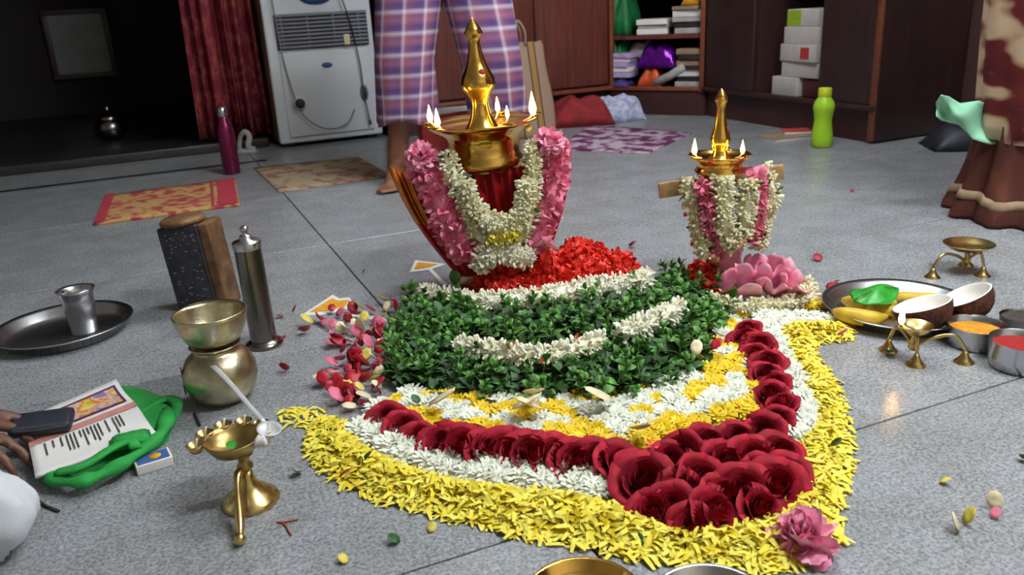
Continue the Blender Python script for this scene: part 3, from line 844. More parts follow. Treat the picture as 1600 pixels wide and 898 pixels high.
def leg_wrap(knee, hem_c, hip, rt, rk, rh, seed, ph):
    def fn(u, v):
        a = 2*math.pi*u
        c = hip*(1-v)**2+2*knee*v*(1-v)+hem_c*v*v if False else (hip.lerp(knee, v*2) if v < .5 else knee.lerp(hem_c, v*2-1))
        r = rt+(rk-rt)*min(1, v*2) if v < .5 else rk+(rh-rk)*(v*2-1)
        r *= 1+.05*v*math.sin(5*a+ph)+.03*v*math.sin(9*a+2*ph)
        return c+Vector((r*math.cos(a), r*.85*math.sin(a), .012*math.sin(3*a+ph)*v))
    return fn
hemL = FL+Vector((.058, -.0, .235)); hemR = FR+Vector((-.05, .02, .215))
lg = t
for (kn_, hem, hip, rt, rk, rh, ph) in ((rel(kneeL)+Vector((.0, 0, 0)), rel(hemL), rel(hipL)+Vector((.02, 0, .06)), .14, .105, .112, .4), (rel(kneeR)+Vector((-.0, 0, 0)), rel(hemR), rel(hipR)+Vector((-.02, 0, .06)), .14, .105, .108, 2.2)):
    nu, nv = 48, 24
    me = solidify(grid(leg_wrap(kn_, hem, hip, rt, rk, rh, 1, ph), nu, nv, True), .003).mesh('lungi')
    ctr_a, ctr_b = hip, hem
    set_uv(me, lambda co, i, A=hip, B=hem: ((math.atan2(co.y-(A.y+(B.y-A.y)*(A.z-co.z)/(A.z-B.z)), co.x-(A.x+(B.x-A.x)*(A.z-co.z)/(A.z-B.z)))/(2*math.pi)+.5), co.z*.9))
    obj('lungi', me, 'lungi_check', lg)
me = solidify(grid(lambda u, v: rel(hipc)+Vector((.20*math.cos(2*math.pi*u), .15*math.sin(2*math.pi*u), -.06+.2*v)), 40, 6, True), .003).mesh('lungi_waist')
set_uv(me, lambda co, i: (math.atan2(co.y, co.x)/(2*math.pi)+.5, co.z*.9))
obj('lungi_waist', me, 'lungi_check', lg)
mat('shirt_tan', (170, 156, 132), .85, var=.06)
def shirt(u, v):
    a = 2*math.pi*u
    c = rel(hipc).lerp(rel(chest), v*1.12)
    return c+Vector(((.175+.03*v)*math.cos(a), .148*math.sin(a), 0))
obj('shirt', solidify(grid(shirt, 36, 10, True), .003), 'shirt_tan', lg)

# person at the right edge in a cream and maroon printed dress
base = Vector((1.525, 2.24, 0))
t = thing('person', 'person at the right edge in a cream and maroon printed saree with brown lower folds', 'person', base, (0, 0, .3))
caps = []
for s in (-1, 1):
    hip = Vector((.1*s, 0, .88)); kn_ = Vector((.11*s, -.03, .46)); an = Vector((.11*s, 0, .075))
    caps += [(hip, .095, kn_, .06), (kn_, .058, an, .034)] + foot_caps(an, (-.1*s, -1))
    sh = Vector((.17*s, 0, 1.36)); el = Vector((.23*s, .02, 1.1)); wr = Vector((.15*s, -.14, .96))
    caps += [((0, 0, 1.34), .08, sh, .055), (sh, .048, el, .036), (el, .035, wr, .024)]
    caps += hand_caps(wr, (-.3*s, -1, .1), (-s, 0, 0), (0, 0, 1))
caps += [((-.09, 0, .9), .11, (.09, 0, .9), .11), ((0, 0, .9), .12, (0, 0, 1.26), .12), ((0, 0, 1.26), .12, (0, 0, 1.45), .055)]
caps += head_caps((0, -.02, 1.58), .095, (-.3, -1, -.1), (0, 0, 1.45))
obj('body', remeshed('body', caps, .009), 'skin', t)
head_parts(t, (0, -.02, 1.58), .095, (-.3, -1, -.1))
blotch_mat('saree_print', [(0, (206, 190, 176)), (.46, (188, 160, 130)), (.53, (96, 26, 26)), (.66, (74, 20, 26)), (.72, (150, 110, 60))], 5, .8, stretch=(1, 1, 2.2), interp='LINEAR', detail=1.5)
blotch_mat('saree_brown', [(0, (54, 26, 22)), (.5, (74, 34, 26)), (.62, (98, 54, 36))], 6, .8, stretch=(1, 1, 1.5), interp='LINEAR')
def skirt(prof, ph, folds=13, amp=.05, sq=.85):
    def fn(u, v):
        a = 2*math.pi*u; k = v*(len(prof)-1); i = min(int(k), len(prof)-2); f = k-i
        r = prof[i][0]*(1-f)+prof[i+1][0]*f; z = prof[i][1]*(1-f)+prof[i+1][1]*f
        fa = amp*max(.25, 1-z)
        w = 1+fa*math.sin(folds*a+ph+.6*math.sin(3*a)+1.5*z)+.5*fa*math.sin(23*a+2*ph)+.03*math.sin(2*a+4*z)
        return (r*w*math.cos(a), sq*r*w*math.sin(a), z+.006*math.sin(5*a)*(1 if z < .9 else 0)*(0 if z < .05 else 1))
    return fn
obj('saree_upper', solidify(grid(skirt([(.222, .22), (.224, .3), (.228, .42), (.232, .55), (.225, .75), (.2, .88), (.165, 1.0), (.16, 1.12), (.17, 1.3), (.13, 1.4)], .5), 60, 20, True), .003), 'saree_print', t)
obj('saree_lower', solidify(grid(skirt([(.275, .004), (.272, .02), (.262, .045), (.250, .07), (.238, .1), (.224, .15), (.216, .2), (.214, .26)], 1.7, 13, .07), 70, 14, True), .003), 'saree_brown', t)
obj('saree_border', solidify(grid(skirt([(.262, .052), (.2505, .075)], 1.7, 13, .07), 70, 2, True), .003), 'paper_tan', t)
def pallu(u, v):
    z = 1.34-.95*v; a = -2.6+1.5*u+.5*v
    r = .20+.06*min(1, v*1.6)+.012*math.sin(u*22+3*v)
    return (r*math.cos(a), .9*r*math.sin(a), z+.03*math.sin(3*u))
obj('pallu', solidify(grid(pallu, 30, 16), .003), 'saree_print', t)
# mint cloth swinging at the person's side
_mt = [(1462, 160), (1470, 148), (1482, 150), (1500, 161), (1530, 157), (1552, 166), (1606, 170)]
_mb = [(1464, 182), (1472, 188), (1484, 192), (1498, 195), (1520, 217), (1548, 225), (1606, 222)]
def _pl(L, u):
    k = u*(len(L)-1); i = min(int(k), len(L)-2); f = k-i
    return (L[i][0]*(1-f)+L[i+1][0]*f, L[i][1]*(1-f)+L[i+1][1]*f)
MO = atY(1562, 205, 2.2)
def mint(u, v):
    a = _pl(_mt, u); b = _pl(_mb, u); q = (a[0]*v+b[0]*(1-v), a[1]*v+b[1]*(1-v))
    return atY(q[0], q[1], 2.2+.06*max(0, u-.75)+.02*math.sin(7*u+3*v)+.012*math.sin(13*u-4*v)+.03*(1-u)*v)-MO
tag(obj('shawl', solidify(grid(mint, 30, 14), .002), 'mint_cloth', loc=MO), 'pale mint green cloth hanging out beside the printed saree', 'cloth')
# dark bag on the floor beyond
p = G(1500, 232)
cloth('floor_bag', 'black cloth bag slumped on the floor by the cabinet end', 'bag', (p.x+.1, p.y+.02, 0), -.2, .42, .22, .10, 'black_pouch', 44)

# seated person at the lower left: only the hand, pouch and white knee reach into view
seat = Vector((-1.30, .80, 0))
t = thing('person', 'seated person at the lower left edge in a white dhoti reaching to the book', 'person', seat)
Wr = G(-122, 648, .085)
def rl(p): return Vector(p)-seat
hip = Vector((-1.30, .80, .12)); ch_ = Vector((-1.27, .82, .50)); nk = Vector((-1.25, .82, .64)); hd_c = Vector((-1.22, .82, .77))
shL = Vector((-1.25, 1.0, .53)); elL = Vector((-1.10, 1.16, .28)); shR = Vector((-1.25, .64, .53)); elR = Vector((-1.16, .52, .28)); wrR = Vector((-.98, .60, .20))
caps = [(hip, .15, ch_, .13), (ch_+Vector((0, .09, .02)), .075, ch_+Vector((0, -.09, .02)), .075), (ch_, .12, nk, .055),
        (ch_+Vector((0, .1, .03)), .07, shL, .056), (shL, .05, elL, .038), (elL, .037, Wr, .025),
        (ch_+Vector((0, -.1, .03)), .07, shR, .056), (shR, .05, elR, .038), (elR, .037, wrR, .025)]
caps += head_caps(hd_c, .098, (1, .3, -.35), nk)
caps += hand_caps(Wr, (1, -.10, -.20), (.05, -.15, -1), (.15, -1, -.12), .3, (.15, .4, .45), 1.05, .55)
caps += hand_caps(wrR, (1, .2, -.3), (0, 0, -1), (0, 1, 0))
caps += foot_caps(Vector((-.98, 1.02, .075)), (.6, -.8)) 
obj('body', remeshed('body', [(rl(a), r0, rl(b), r1) for a, r0, b, r1 in caps], .006, 5), 'skin_dark', t)
head_parts(t, rl(hd_c), .098, (1, .3, -.35))
kR = G(-34, 800, .062); kL = Vector((-1.05, 1.30, .10))
dh = [(hip+Vector((0, -.1, 0)), .11, kR, .066), (kR, .066, Vector((-1.0, 1.0, .08)), .06), (hip+Vector((0, .1, 0)), .11, kL, .085), (kL, .08, Vector((-.98, .78, .06)), .055), (hip+Vector((0, -.08, 0)), .14, hip+Vector((0, .08, 0)), .14)]
dm = remeshed('dhoti', [(rl(a), r0, rl(b), r1) for a, r0, b, r1 in dh], .009, 8)
for vv in dm.vertices:
    n_ = noise3(vv.co.x, vv.co.y, vv.co.z, 9)+.5*noise3(vv.co.x, vv.co.y*2, vv.co.z, 22)
    vv.co += vv.normal*(.010*n_+.006*math.sin(70*(vv.co.x*.5+vv.co.y)+6*n_))
    if vv.co.z < .002: vv.co.z = .002
obj('dhoti', dm, 'white_cloth', t)
obj('shirt', remeshed('shirt', [(rl(hip), .165, rl(ch_), .142), (rl(ch_)+Vector((0, .1, .03)), .085, rl(ch_)+Vector((0, -.1, .03)), .085)], .012, 4), 'white_cloth', t)

# ------------------------------------------------------------------ book, green bag, pouch, matchbox
# open booklet lying on a green cloth bag
BZ = .022
c0, c1, c2, c3 = G(40, 662, BZ), G(183, 599, BZ), G(247, 682, BZ), G(56, 749, BZ)
ctr = (c0+c1+c2+c3)/4
t = thing('booklet', 'open booklet with a coloured picture page lying on the green bag', 'book', (ctr.x, ctr.y, BZ))
def bk(u, v, dz=0):
    q = (c3*(1-u)+c2*u)*(1-v)+(c0*(1-u)+c1*u)*v
    s = .004*math.cos((v-.46)*9)+.005*abs(v-.46)
    return (q.x-ctr.x, q.y-ctr.y, .006+s+dz)
obj('page_block', solidify(grid(lambda u, v: bk(u, v), 16, 16), .005), 'paper', t)
def strip(u0, u1, v0, v1, dz=.0012, nu=8, nv=4):
    return grid(lambda u, v: bk(u0+(u1-u0)*u, v0+(v1-v0)*v, dz), nu, nv)
obj('pink_band', strip(.0, 1, .435, .52), 'pink_print', t)
blotch_mat('picture_page', [(0, (84, 66, 112)), (.40, (150, 128, 160)), (.47, (226, 196, 170)), (.52, (214, 96, 56)), (.58, (208, 176, 64)), (.66, (226, 206, 120))], 42, .5, interp='LINEAR')
mat('picture_border', (92, 50, 84), .6)
obj('picture_border', strip(.12, .95, .58, .93, .0014), 'picture_border', t)
obj('picture', strip(.15, .92, .61, .90, .002), 'picture_page', t)
rr = random.Random(3)
u = .12
tx = MB()
while u < .9:
    if rr.random() < .8:
        L = rr.uniform(.12, .3); a = strip(u, u+.014, .40-L*.75, .405, .0016, 1, 5); tx.add(a.v, a.f)
    u += rr.choice((.034, .034, .05))
obj('text_lines', tx, 'ink', t)

t = thing('cloth_bag', 'bright green cloth bag with looped straps under the booklet', 'bag', (ctr.x, ctr.y, 0))
gb = [G(x, y) for x, y in ((70, 752), (135, 757), (205, 733), (262, 690), (280, 640), (258, 622), (215, 606), (190, 604), (150, 640), (60, 700))]
gc = sum(gb, Vector())/len(gb)
def gfn(u, v):
    k = u*len(gb); i = int(k) % len(gb); f = k-int(k); q = gb[i].lerp(gb[(i+1) % len(gb)], f)
    e = gc.lerp(q, v); h = .017*(1-v**5)+.006*noise3(e.x*14, e.y*14, 2)*(1-v**6)+.003*math.sin(e.x*90+e.y*60)*(1-v)
    return (e.x-ctr.x, e.y-ctr.y, max(.001, h))
obj('bag_body', solidify(grid(gfn, 60, 10, True), .001), 'green_cloth', t)
def P3(lst): return [Vector(G(x, y, z))-Vector((ctr.x, ctr.y, 0)) for x, y, z in lst]
obj('hem_roll', tube(smooth_path(P3([(78, 745, .018), (120, 752, .02), (165, 738, .022), (215, 708, .022), (255, 672, .022), (262, 640, .02)]), 6), [.012+.003*math.sin(k) for k in range(31)], 10, .7), 'green_cloth', t)
obj('strap', tube(smooth_path(P3([(200, 655, .012), (225, 640, .016), (262, 622, .02), (277, 632, .02), (268, 655, .016), (245, 672, .014)]), 6), .009, 8, .45), 'green_cloth', t)
obj('strap', tube(smooth_path(P3([(90, 738, .028), (130, 728, .036), (175, 700, .038), (205, 690, .036), (212, 700, .032)]), 6), [.010]*25, 8, .5), 'green_cloth', t)
obj('corner_flap', lump(.06, .045, .016, 6, n=10), 'green_cloth', t, loc=Vector(G(205, 690, .027))-Vector((ctr.x, ctr.y, 0)), rot=(0, 0, .5))

pc = G(66, 660, .047)
t = thing('pouch', 'black zip pouch held in the hand over the booklet', 'pouch', pc, (.05, .06, .32))
obj('pouch_body', box(0, 0, 0, .088, .058, .018, .008, seg=3), 'black_pouch', t)
obj('zip', tube(smooth_path([(-.04, -.028, .004), (0, -.031, .004), (.04, -.028, .004)], 4), .0016, 6), 'dark_plastic', t)

p = G(241, 727)
t = thing('matchbox', 'small blue and white matchbox lying beside the green bag', 'matchbox', (p.x, p.y, 0), (0, 0, .55))
obj('sleeve', box(0, 0, .0075, .052, .036, .015, .001), 'paper', t)
obj('tray', box(.001, 0, .0075, .054, .032, .011, .001), 'paper_tan', t)
obj('label_print', box(0, 0, .0153, .046, .030, .0006), 'blue_print', t, smooth=False)
obj('label_sun', lathe([(0, .0), (.009, 0), (.009, .0008), (0, .0008)], 18), 'turmeric_powder', t, loc=(.004, 0, .0155))

# ------------------------------------------------------------------ brass and steel vessels on the left
p = G(103, 522)
t = thing('steel_plate', 'round steel plate holding the steel tumbler', 'plate', (p.x, p.y, 0))
obj('dish', lathe([(0, .003), (.105, .003), (.118, .008), (.128, .024), (.140, .028), (.1425, .0265), (.140, .0245), (.130, .0205), (.121, .004), (.112, 0), (0, 0)], 56), 'steel', t)
p2 = G(134, 520)
t = thing('steel_tumbler', 'small steel tumbler standing in the round steel plate', 'tumbler', (p2.x, p2.y, .0035))
obj('cup', lathe([(0, .001), (.026, 0), (.0275, .003), (.0325, .075), (.0345, .092), (.039, .097), (.0385, .099), (.0335, .095), (.031, .075), (.026, .006), (0, .005)], 40), 'steel', t)
obj('rim_bead', lathe([(.0372, .0965), (.0395, .0985), (.0372, .1)], 40), 'steel', t)

# incense box: dark printed front, wooden side
p = G(330, 478)
t = thing('incense_box', 'tall box with dark printed front and wooden side and lid', 'box', (p.x, p.y, 0), (0, -.085, -.10))
obj('front_panel', box(-.014, -.022, .102, .092, .030, .204, .004), 'box_black', t)
obj('side_panel', box(.048, .0, .102, .026, .074, .204, .005), 'box_wood', t)
obj('rear_panel', box(-.012, .018, .102, .080, .046, .202, .004), 'box_wood', t)
obj('groove', box(.0335, -.02, .102, .003, .036, .2), 'ink', t, smooth=False)
obj('lid', lathe([(0, .204), (.046, .204), (.05, .208), (.05, .214), (.044, .219), (0, .22)], 28), 'box_wood', t, loc=(-.012, .0, 0))
mat('print_specks', (120, 120, 128), .6)
sp = MB(); rr = random.Random(5)
for k in range(46):
    x = rr.uniform(-.046, .022); z = rr.uniform(.02, .19); a = box(x, -.0375, z, rr.uniform(.003, .007), .001, .002); sp.add(a.v, a.f)
obj('print', sp, 'print_specks', t, smooth=False)
p = G(293, 468)
t = thing('paper_wedge', 'small orange triangular card propped behind the dark box', 'card', (p.x, p.y, 0), (0, 0, .2))
obj('card_face', join(MB().add([(-.012, 0, .001), (.035, 0, .001), (.008, .01, .055), (-.012, .006, .001), (.035, .006, .001), (.008, .016, .055)], [(0, 1, 2), (5, 4, 3), (0, 3, 4, 1), (1, 4, 5, 2), (2, 5, 3, 0)])), 'orange_card', t, smooth=False)

p = G(414, 538)
t = thing('incense_holder', 'tall slim steel cylinder with flanged foot and knobbed cap', 'holder', (p.x, p.y, 0), (0, -.015, 0))
obj('foot_ring', lathe([(0, 0), (.036, 0), (.038, .003), (.037, .007), (.03, .011), (.027, .014), (0, .014)], 40), 'steel_dark', t)
obj('barrel', lathe([(.0262, .012), (.0262, .205), (.027, .208), (.027, .212), (.0255, .214), (0, .214)], 40), 'steel_dark', t)
obj('cap', lathe([(.0275, .206), (.0278, .219), (.026, .222), (.012, .224), (.012, .231), (.0105, .233), (.006, .234), (.006, .240), (.0085, .243), (.0085, .248), (.005, .252), (0, .2525)], 36), 'steel', t)

p = G(352, 622)
t = thing('lota', 'round bell metal water pot standing under the small bowl', 'pot', (p.x, p.y, 0))
obj('pot_body', lathe([(0, .002), (.034, 0), (.040, .004), (.056, .020), (.0635, .044), (.062, .064), (.054, .082), (.042, .092), (.036, .096), (.036, .100), (.044, .106), (.043, .1075), (.034, .102), (.034, .094), (.03, .09), (0, .02)], 48), 'bell_metal', t)
obj('neck_ring', lathe([(.0365, .0945), (.0388, .0972), (.0365, .0995)], 40), 'bell_metal', t)
smear = MB()
t2 = thing('bell_metal_bowl', 'small open bell metal bowl sitting on the round water pot', 'bowl', (p.x, p.y, .1055), (0, 0, 0))
obj('bowl_wall', lathe([(0, .002), (.030, 0), (.046, .012), (.056, .032), (.0605, .052), (.062, .058), (.060, .0585), (.058, .052), (.053, .033), (.043, .015), (.028, .005), (0, .005)], 48), 'bell_metal', t2)
obj('rim', lathe([(.0595, .0565), (.0622, .0582), (.0595, .0605)], 48), 'bell_metal', t2)
# marks on the pot: orange and green smears
for (az, zz, m, s) in ((200, .062, 'orange_card', .016), (215, .038, 'leaf_loose', .013)):
    a = math.radians(az); rr_ = .0625 if zz > .05 else .0632
    sm = grid(lambda u, v: ((rr_+.0006)*math.cos(a+(u-.5)*s*22*math.sqrt(max(0, 1-(2*v-1)**2))), (rr_+.0006)*math.sin(a+(u-.5)*s*22*math.sqrt(max(0, 1-(2*v-1)**2))), zz+(v-.5)*s*1.6), 6, 6)
    obj('smear', sm, m, t)

# pedestal lamp with five wick cups and a handle
pb = G(393, 783)
LB = Vector((pb.x, pb.y, 0))
t = thing('aarti_lamp', 'brass pedestal lamp with wick cups, handle and leaf in its bowl', 'lamp', LB)
obj('foot', lathe([(0, .001), (.038, 0), (.0395, .003), (.037, .008), (.027, .016), (.016, .026), (.0095, .038), (.0075, .052), (0, .052)], 40), 'brass', t)
obj('stem', lathe([(.0075, .05), (.011, .055), (.011, .059), (.007, .063), (.008, .07), (.014, .076), (0, .076)], 24), 'brass_dull', t)
bw = obj('oil_bowl', lathe([(0, .072), (.014, .073), (.028, .08), (.037, .094), (.039, .1), (.0375, .1005), (.035, .095), (.026, .084), (.012, .079), (0, .078)], 40), 'brass_dull', t, loc=(-.012, .004, 0))
cupm = lathe([(0, 0), (.008, .001), (.0115, .007), (.0125, .012), (.0115, .0122), (.009, .007), (0, .004)], 18).mesh('wick_cup')
wkm = tube([(0, 0, .004), (.001, 0, .012), (.003, .002, .02)], .0013, 6).mesh('wick')
for k, a in enumerate((198, 158, 122, 88, 52, 20)):
    A = math.radians(a)
    cu = obj('wick_cup', cupm, 'brass', bw, loc=(.047*math.cos(A), .047*math.sin(A), .088))
    obj('wick', wkm, 'wick', cu)
hk = smooth_path([(-.004, -.008, .055), (-.005, -.022, .05), (.002, -.05, .034), (.010, -.08, .014), (.013, -.094, .0085)], 6)
h_ = obj('handle', tube(hk, [.0055+.0012*math.sin(k*.5) for k in range(len(hk))], 10), 'brass', t)
obj('handle_knob', lathe([(0, -.008), (.006, -.006), (.0085, 0), (.006, .006), (0, .008)], 16), 'brass', t, loc=(.014, -.098, .0085))
def leafmesh(L, w, bend=.2, n=5):
    def fn(u, v):
        ww = w*math.sin(math.pi*min(1, v*.96+.02))**.8*(1-.25*v)
        return ((u-.5)*ww*2*.5, L*v, bend*L*(v-v*v)*1.2+abs(u-.5)*ww*.25)
    return grid(fn, 2, n)
obj('leaf', leafmesh(.022, .016), 'betel', bw, loc=(.005, -.015, .09), rot=(.1, 0, .6))
obj('cotton_wad', lump(.02, .016, .014, 3, n=8), 'paper', bw, loc=(.043, -.012, .092))

# spoon resting across the pot and the lamp
s0 = G(330, 574, .075); s1 = G(412, 658, .106)
t = thing('spoon', 'long bright steel spoon resting on the brass lamp beside the pot', 'spoon', (s1.x, s1.y, 0))
s0 = Vector((s0.x, s0.y, .082))
pa = [s0, s0.lerp(s1, .35)+Vector((0, 0, .004)), s0.lerp(s1, .8), s1]
pth = [q-Vector((s1.x, s1.y, 0)) for q in smooth_path(pa, 6)]
obj('spoon_handle', tube(pth, [.0055-.0022*min(1, k/len(pth)*1.2) for k in range(len(pth))], 10, .35), 'aluminium', t)
d_ = (s1-s0).normalized(); ang_ = math.atan2(d_.y, d_.x)
def sb(u, v):
    a = 2*math.pi*u; return (.024+.024*v*math.cos(a), .0165*v*math.sin(a), s1.z-.001-.007*(1-v*v))
obj('spoon_bowl', solidify(grid(sb, 24, 5, True), .001), 'aluminium', t, rot=(0, 0, ang_))

# ------------------------------------------------------------------ plate of offerings on the right
pc = G(1403, 490)
t = thing('steel_plate', 'round steel plate of bananas and coconut at the right', 'plate', (pc.x, pc.y, 0))
obj('dish', lathe([(0, .003), (.112, .003), (.124, .007), (.134, .022), (.146, .026), (.148, .0245), (.146, .0225), (.136, .019), (.127, .003), (.118, 0), (0, 0)], 56), 'steel', t)
def banana(label, px, z, rz, L=.105, r=.0165, bend=.03, tilt=0):
    p = G(px[0], px[1], z)
    b = thing('banana', label, 'banana', p, (tilt, 0, rz), 'bananas on the steel plate')
    pts = [(x*L-L/2, -bend*4*(x-x*x), .012*4*(x-x*x)*.3) for x in [i/10 for i in range(11)]]
    rad = [r*.35, r*.72, r*.92, r, r*1.02, r*1.02, r, r*.95, r*.8, r*.5, r*.28]
    obj('peel', tube(smooth_path(pts, 2), [rad[i//2] if i % 2 == 0 else (rad[i//2]+rad[i//2+1])/2 for i in range(21)], 7), 'banana', b)
    obj('stalk', tube([pts[-1], (L/2+.012, .004, .002)], [r*.3, r*.26], 7), 'banana_tip', b)
    obj('blossom_end', tube([(-L/2-.003, .001, 0), pts[0]], [r*.18, r*.35], 7), 'banana_tip', b)
banana('ripe banana lowest at the front left of the offering plate', (1345, 490), .021, -.45, .1)
banana('ripe banana half hidden between the leaf and the coconut', (1392, 482), .022, -.9, .1)
banana('ripe banana at the back of the offering plate behind the leaf', (1430, 464), .022, -.2, .11)
banana('ripe banana under the betel leaf on the offering plate', (1358, 470), .024, -.3, .1)
# betel leaf
def betel(u, v):
    w = .040*(math.sin(math.pi*v**.75))**.7; x = (u-.5)*2*w
    return (x, (v-.4)*.105, .012*math.cos(x*40)-.05*(v-.45)**2+.004*math.sin(9*v+6*u))
lp = G(1362, 462, .055)
bl = tag(obj('betel_leaf', solidify(grid(betel, 10, 14), .0012), 'betel', loc=lp, rot=(.12, .1, -1.25)), 'glossy green betel leaf laid over the bananas', 'leaf')
obj('midrib', tube([(0, (v-.4)*.105, .0135-.05*(v-.45)**2) for v in [i/8 for i in range(9)]], .0012, 6), 'stem_green', bl)
def coconut(label, c, normal, r=.058):
    b = thing('coconut_half', label, 'coconut', c)
    M = rot_to(normal)
    prof = [(0, -r*1.0), (r*.3, -r*.96), (r*.6, -r*.82), (r*.82, -r*.6), (r*.95, -r*.32), (r, 0), (r*.985, .002)]
    sh = lathe(prof, 40); s = MB(); s.add(sh.v, sh.f, M); obj('husk', s, 'coco_husk', b)
    mt = lathe([(r*.985, .002), (r*.95, .0035), (r*.9, .002), (r*.8, -.008), (r*.55, -.02), (0, -.028)], 40); s = MB(); s.add(mt.v, mt.f, M); obj('flesh', s, 'coco_meat', b)
coconut('coconut half nearest the flame, white flesh facing up left', G(1441, 476, .056), (-.26, .2, .93), .053)
coconut('coconut half farther right, propped behind the first half', G(1508, 462, .060), (-.42, .2, .86), .050)

def steel_bowl(label, px, r, h, fill, flevel, m='steel', rz=0):
    p = G(*px)
    b = thing('steel_bowl', label, 'bowl', (p.x, p.y, 0))
    obj('bowl_wall', lathe([(0, .001), (r*.86, 0), (r*.93, .003), (r*.97, h*.4), (r, h*.97), (r*1.02, h), (r*.975, h*.985), (r*.94, h*.4), (r*.88, .004), (0, .004)], 48), m, b)
    def pw(u, v):
        a = 2*math.pi*u; rr2 = r*.945*v
        return (rr2*math.cos(a), rr2*math.sin(a), flevel*h+.006*noise3(v*math.cos(a)*2.5, v*math.sin(a)*2.5, r*100)*(1-v**3))
    obj('powder', grid(pw, 32, 8, True), fill, b)
    return b
steel_bowl('steel bowl of orange turmeric paste beside the offering plate', (1522, 537), .050, .040, 'turmeric', .66)
steel_bowl('steel bowl filled with red kumkum powder at the right edge', (1592, 572), .051, .05, 'kumkum', .75)
steel_bowl('small steel bowl with dark ash behind the turmeric and kumkum', (1592, 519), .036, .034, 'ash', .85, 'steel_dark')

flame_prof = [(0, -.006), (.0032, -.004), (.0052, .001), (.0055, .006), (.0044, .012), (.0026, .019), (.001, .0255), (0, .03)]
flame_me = lathe(flame_prof, 14).mesh('flame')
def tripod(label, px, angs, lit, ds=1.0):
    p = G(*px); b = thing('tripod_lamp', label, 'lamp', (p.x, p.y, 0))
    obj('dish', lathe([(r_*ds, z_) for r_, z_ in ((0, .050), (.018, .051), (.040, .056), (.052, .066), (.0535, .068), (.051, .068), (.039, .059), (.018, .0545), (0, .054))], 40), 'brass', b)
    obj('stem', lathe([(.006, .02), (.009, .026), (.006, .032), (.006, .046), (.012, .052), (0, .052)], 16), 'brass', b)
    for A, L in angs:
        A = math.radians(A); dx_, dy_ = math.cos(A), math.sin(A)
        lg_ = obj('leg', tube(smooth_path([(0, 0, .024), (dx_*L*.35, dy_*L*.35, .043), (dx_*L*.75, dy_*L*.75, .050), (dx_*L*.98, dy_*L*.98, .026), (dx_*L, dy_*L, .016)], 5), .0032, 8), 'brass', b)
        obj('bell_foot', lathe([(0, .022), (.004, .021), (.006, .015), (.0105, .007), (.0175, .001), (.0175, 0), (0, 0)], 20), 'brass', lg_, loc=(dx_*L, dy_*L, 0))
    if lit:
        w_ = obj('wick', tube([(-.01, -.004, .06), (-.022, -.006, .067), (-.028, -.007, .073)], .0018, 6), 'wick', b)
        obj('flame', flame_me, 'flame', w_, loc=(-.029, -.007, .078))
tripod('lit three legged brass lamp in front of the coconut plate', (1424, 562), [(-14, .085), (262, .022), (115, .05)], True, .55)
tripod('unlit three legged brass lamp behind the coconut halves', (1508, 424), [(196, .092), (300, .04), (60, .05)], False)

# plates just reaching into the bottom of the frame
for (px, m, lb, r) in (((913, 955), 'brass_polished', 'brass plate whose far rim just shows at the bottom edge', .066), ((1112, 968), 'steel', 'steel plate whose far rim just shows at the bottom edge', .066)):
    p = G(*px); b = thing('small_plate', lb, 'plate', (p.x, p.y, 0))
    obj('dish', lathe([(0, .003), (r*.78, .003), (r*.9, .008), (r*.96, .02), (r, .022), (r*.995, .0205), (r*.975, .018), (r*.92, .004), (r*.8, 0), (0, 0)], 48), m, b)

# ------------------------------------------------------------------ scatter helpers for blossoms
def unit_bud(L=.013, r=.0035):
    m = MB(); n = 5
    for z, k in ((0, .45), (L*.55, 1.0), (L*.85, .7)):
        for i in range(n):
            a = 2*math.pi*i/n; m.v.append((r*k*math.cos(a), r*k*math.sin(a), z))
    m.v.append((0, 0, L))
    for j in (0, 1):
        for i in range(n): m.f.append((j*n+i, j*n+(i+1) % n, (j+1)*n+(i+1) % n, (j+1)*n+i))
    for i in range(n): m.f.append((2*n+i, 2*n+(i+1) % n, 3*n))
    return m
def unit_star(r=.008, n=5, lift=.35, w=.42):
    """small open floret, petals spread round local Z"""
    m = MB()
    for i in range(n):
        a = 2*math.pi*i/n; c, s = math.cos(a), math.sin(a)
        for (d, o, z) in ((.0, 0, 0), (.55, -w*.5, lift*.35), (.55, w*.5, lift*.35), (1., 0, lift*.6)):
            m.v.append((r*(d*c-o*s), r*(d*s+o*c), r*z))
        b = i*4; m.f.append((b, b+1, b+3, b+2))
    return m
def unit_petal(L=.018, w=.012, cup=.35):
    def fn(u, v):
        ww = w*(math.sin(math.pi*(.12+.80*v)))**.7
        x = (u-.5)*ww
        return (x, cup*L*(v*v)*.6+abs(u-.5)*ww*.35, L*v)
    return grid(fn, 2, 3)
def scatter_tube(mb, path, rad, n, units, tilt=.35, inner=.45, smin=.8, smax=1.2, rr=random, along=0.0):
    fr = frames(path); m = len(fr)-1
    for k in range(n):
        s = rr.random()*m; i = int(s); f = s-i
        p = fr[i][0].lerp(fr[i+1][0], f); t, sd, nn = fr[i][1], fr[i][2], fr[i][3]
        R = rad[i]*(1-f)+rad[i+1]*f if isinstance(rad, list) else rad
        a = rr.random()*2*math.pi; d = sd*math.cos(a)+nn*math.sin(a)
        d2 = (d+t*(rr.uniform(-tilt, tilt)+along)+Vector((rr.uniform(-tilt, tilt), rr.uniform(-tilt, tilt), rr.uniform(-tilt, tilt)))*.6).normalized()
        sc = rr.uniform(smin, smax)
        M = Matrix.Translation(p+d*R*rr.uniform(inner, .8)) @ rot_to(d2, rr.random()*6.28) @ Matrix.Scale(sc, 4)
        q = rr.choice(units); mb.add(q.v, q.f, M)
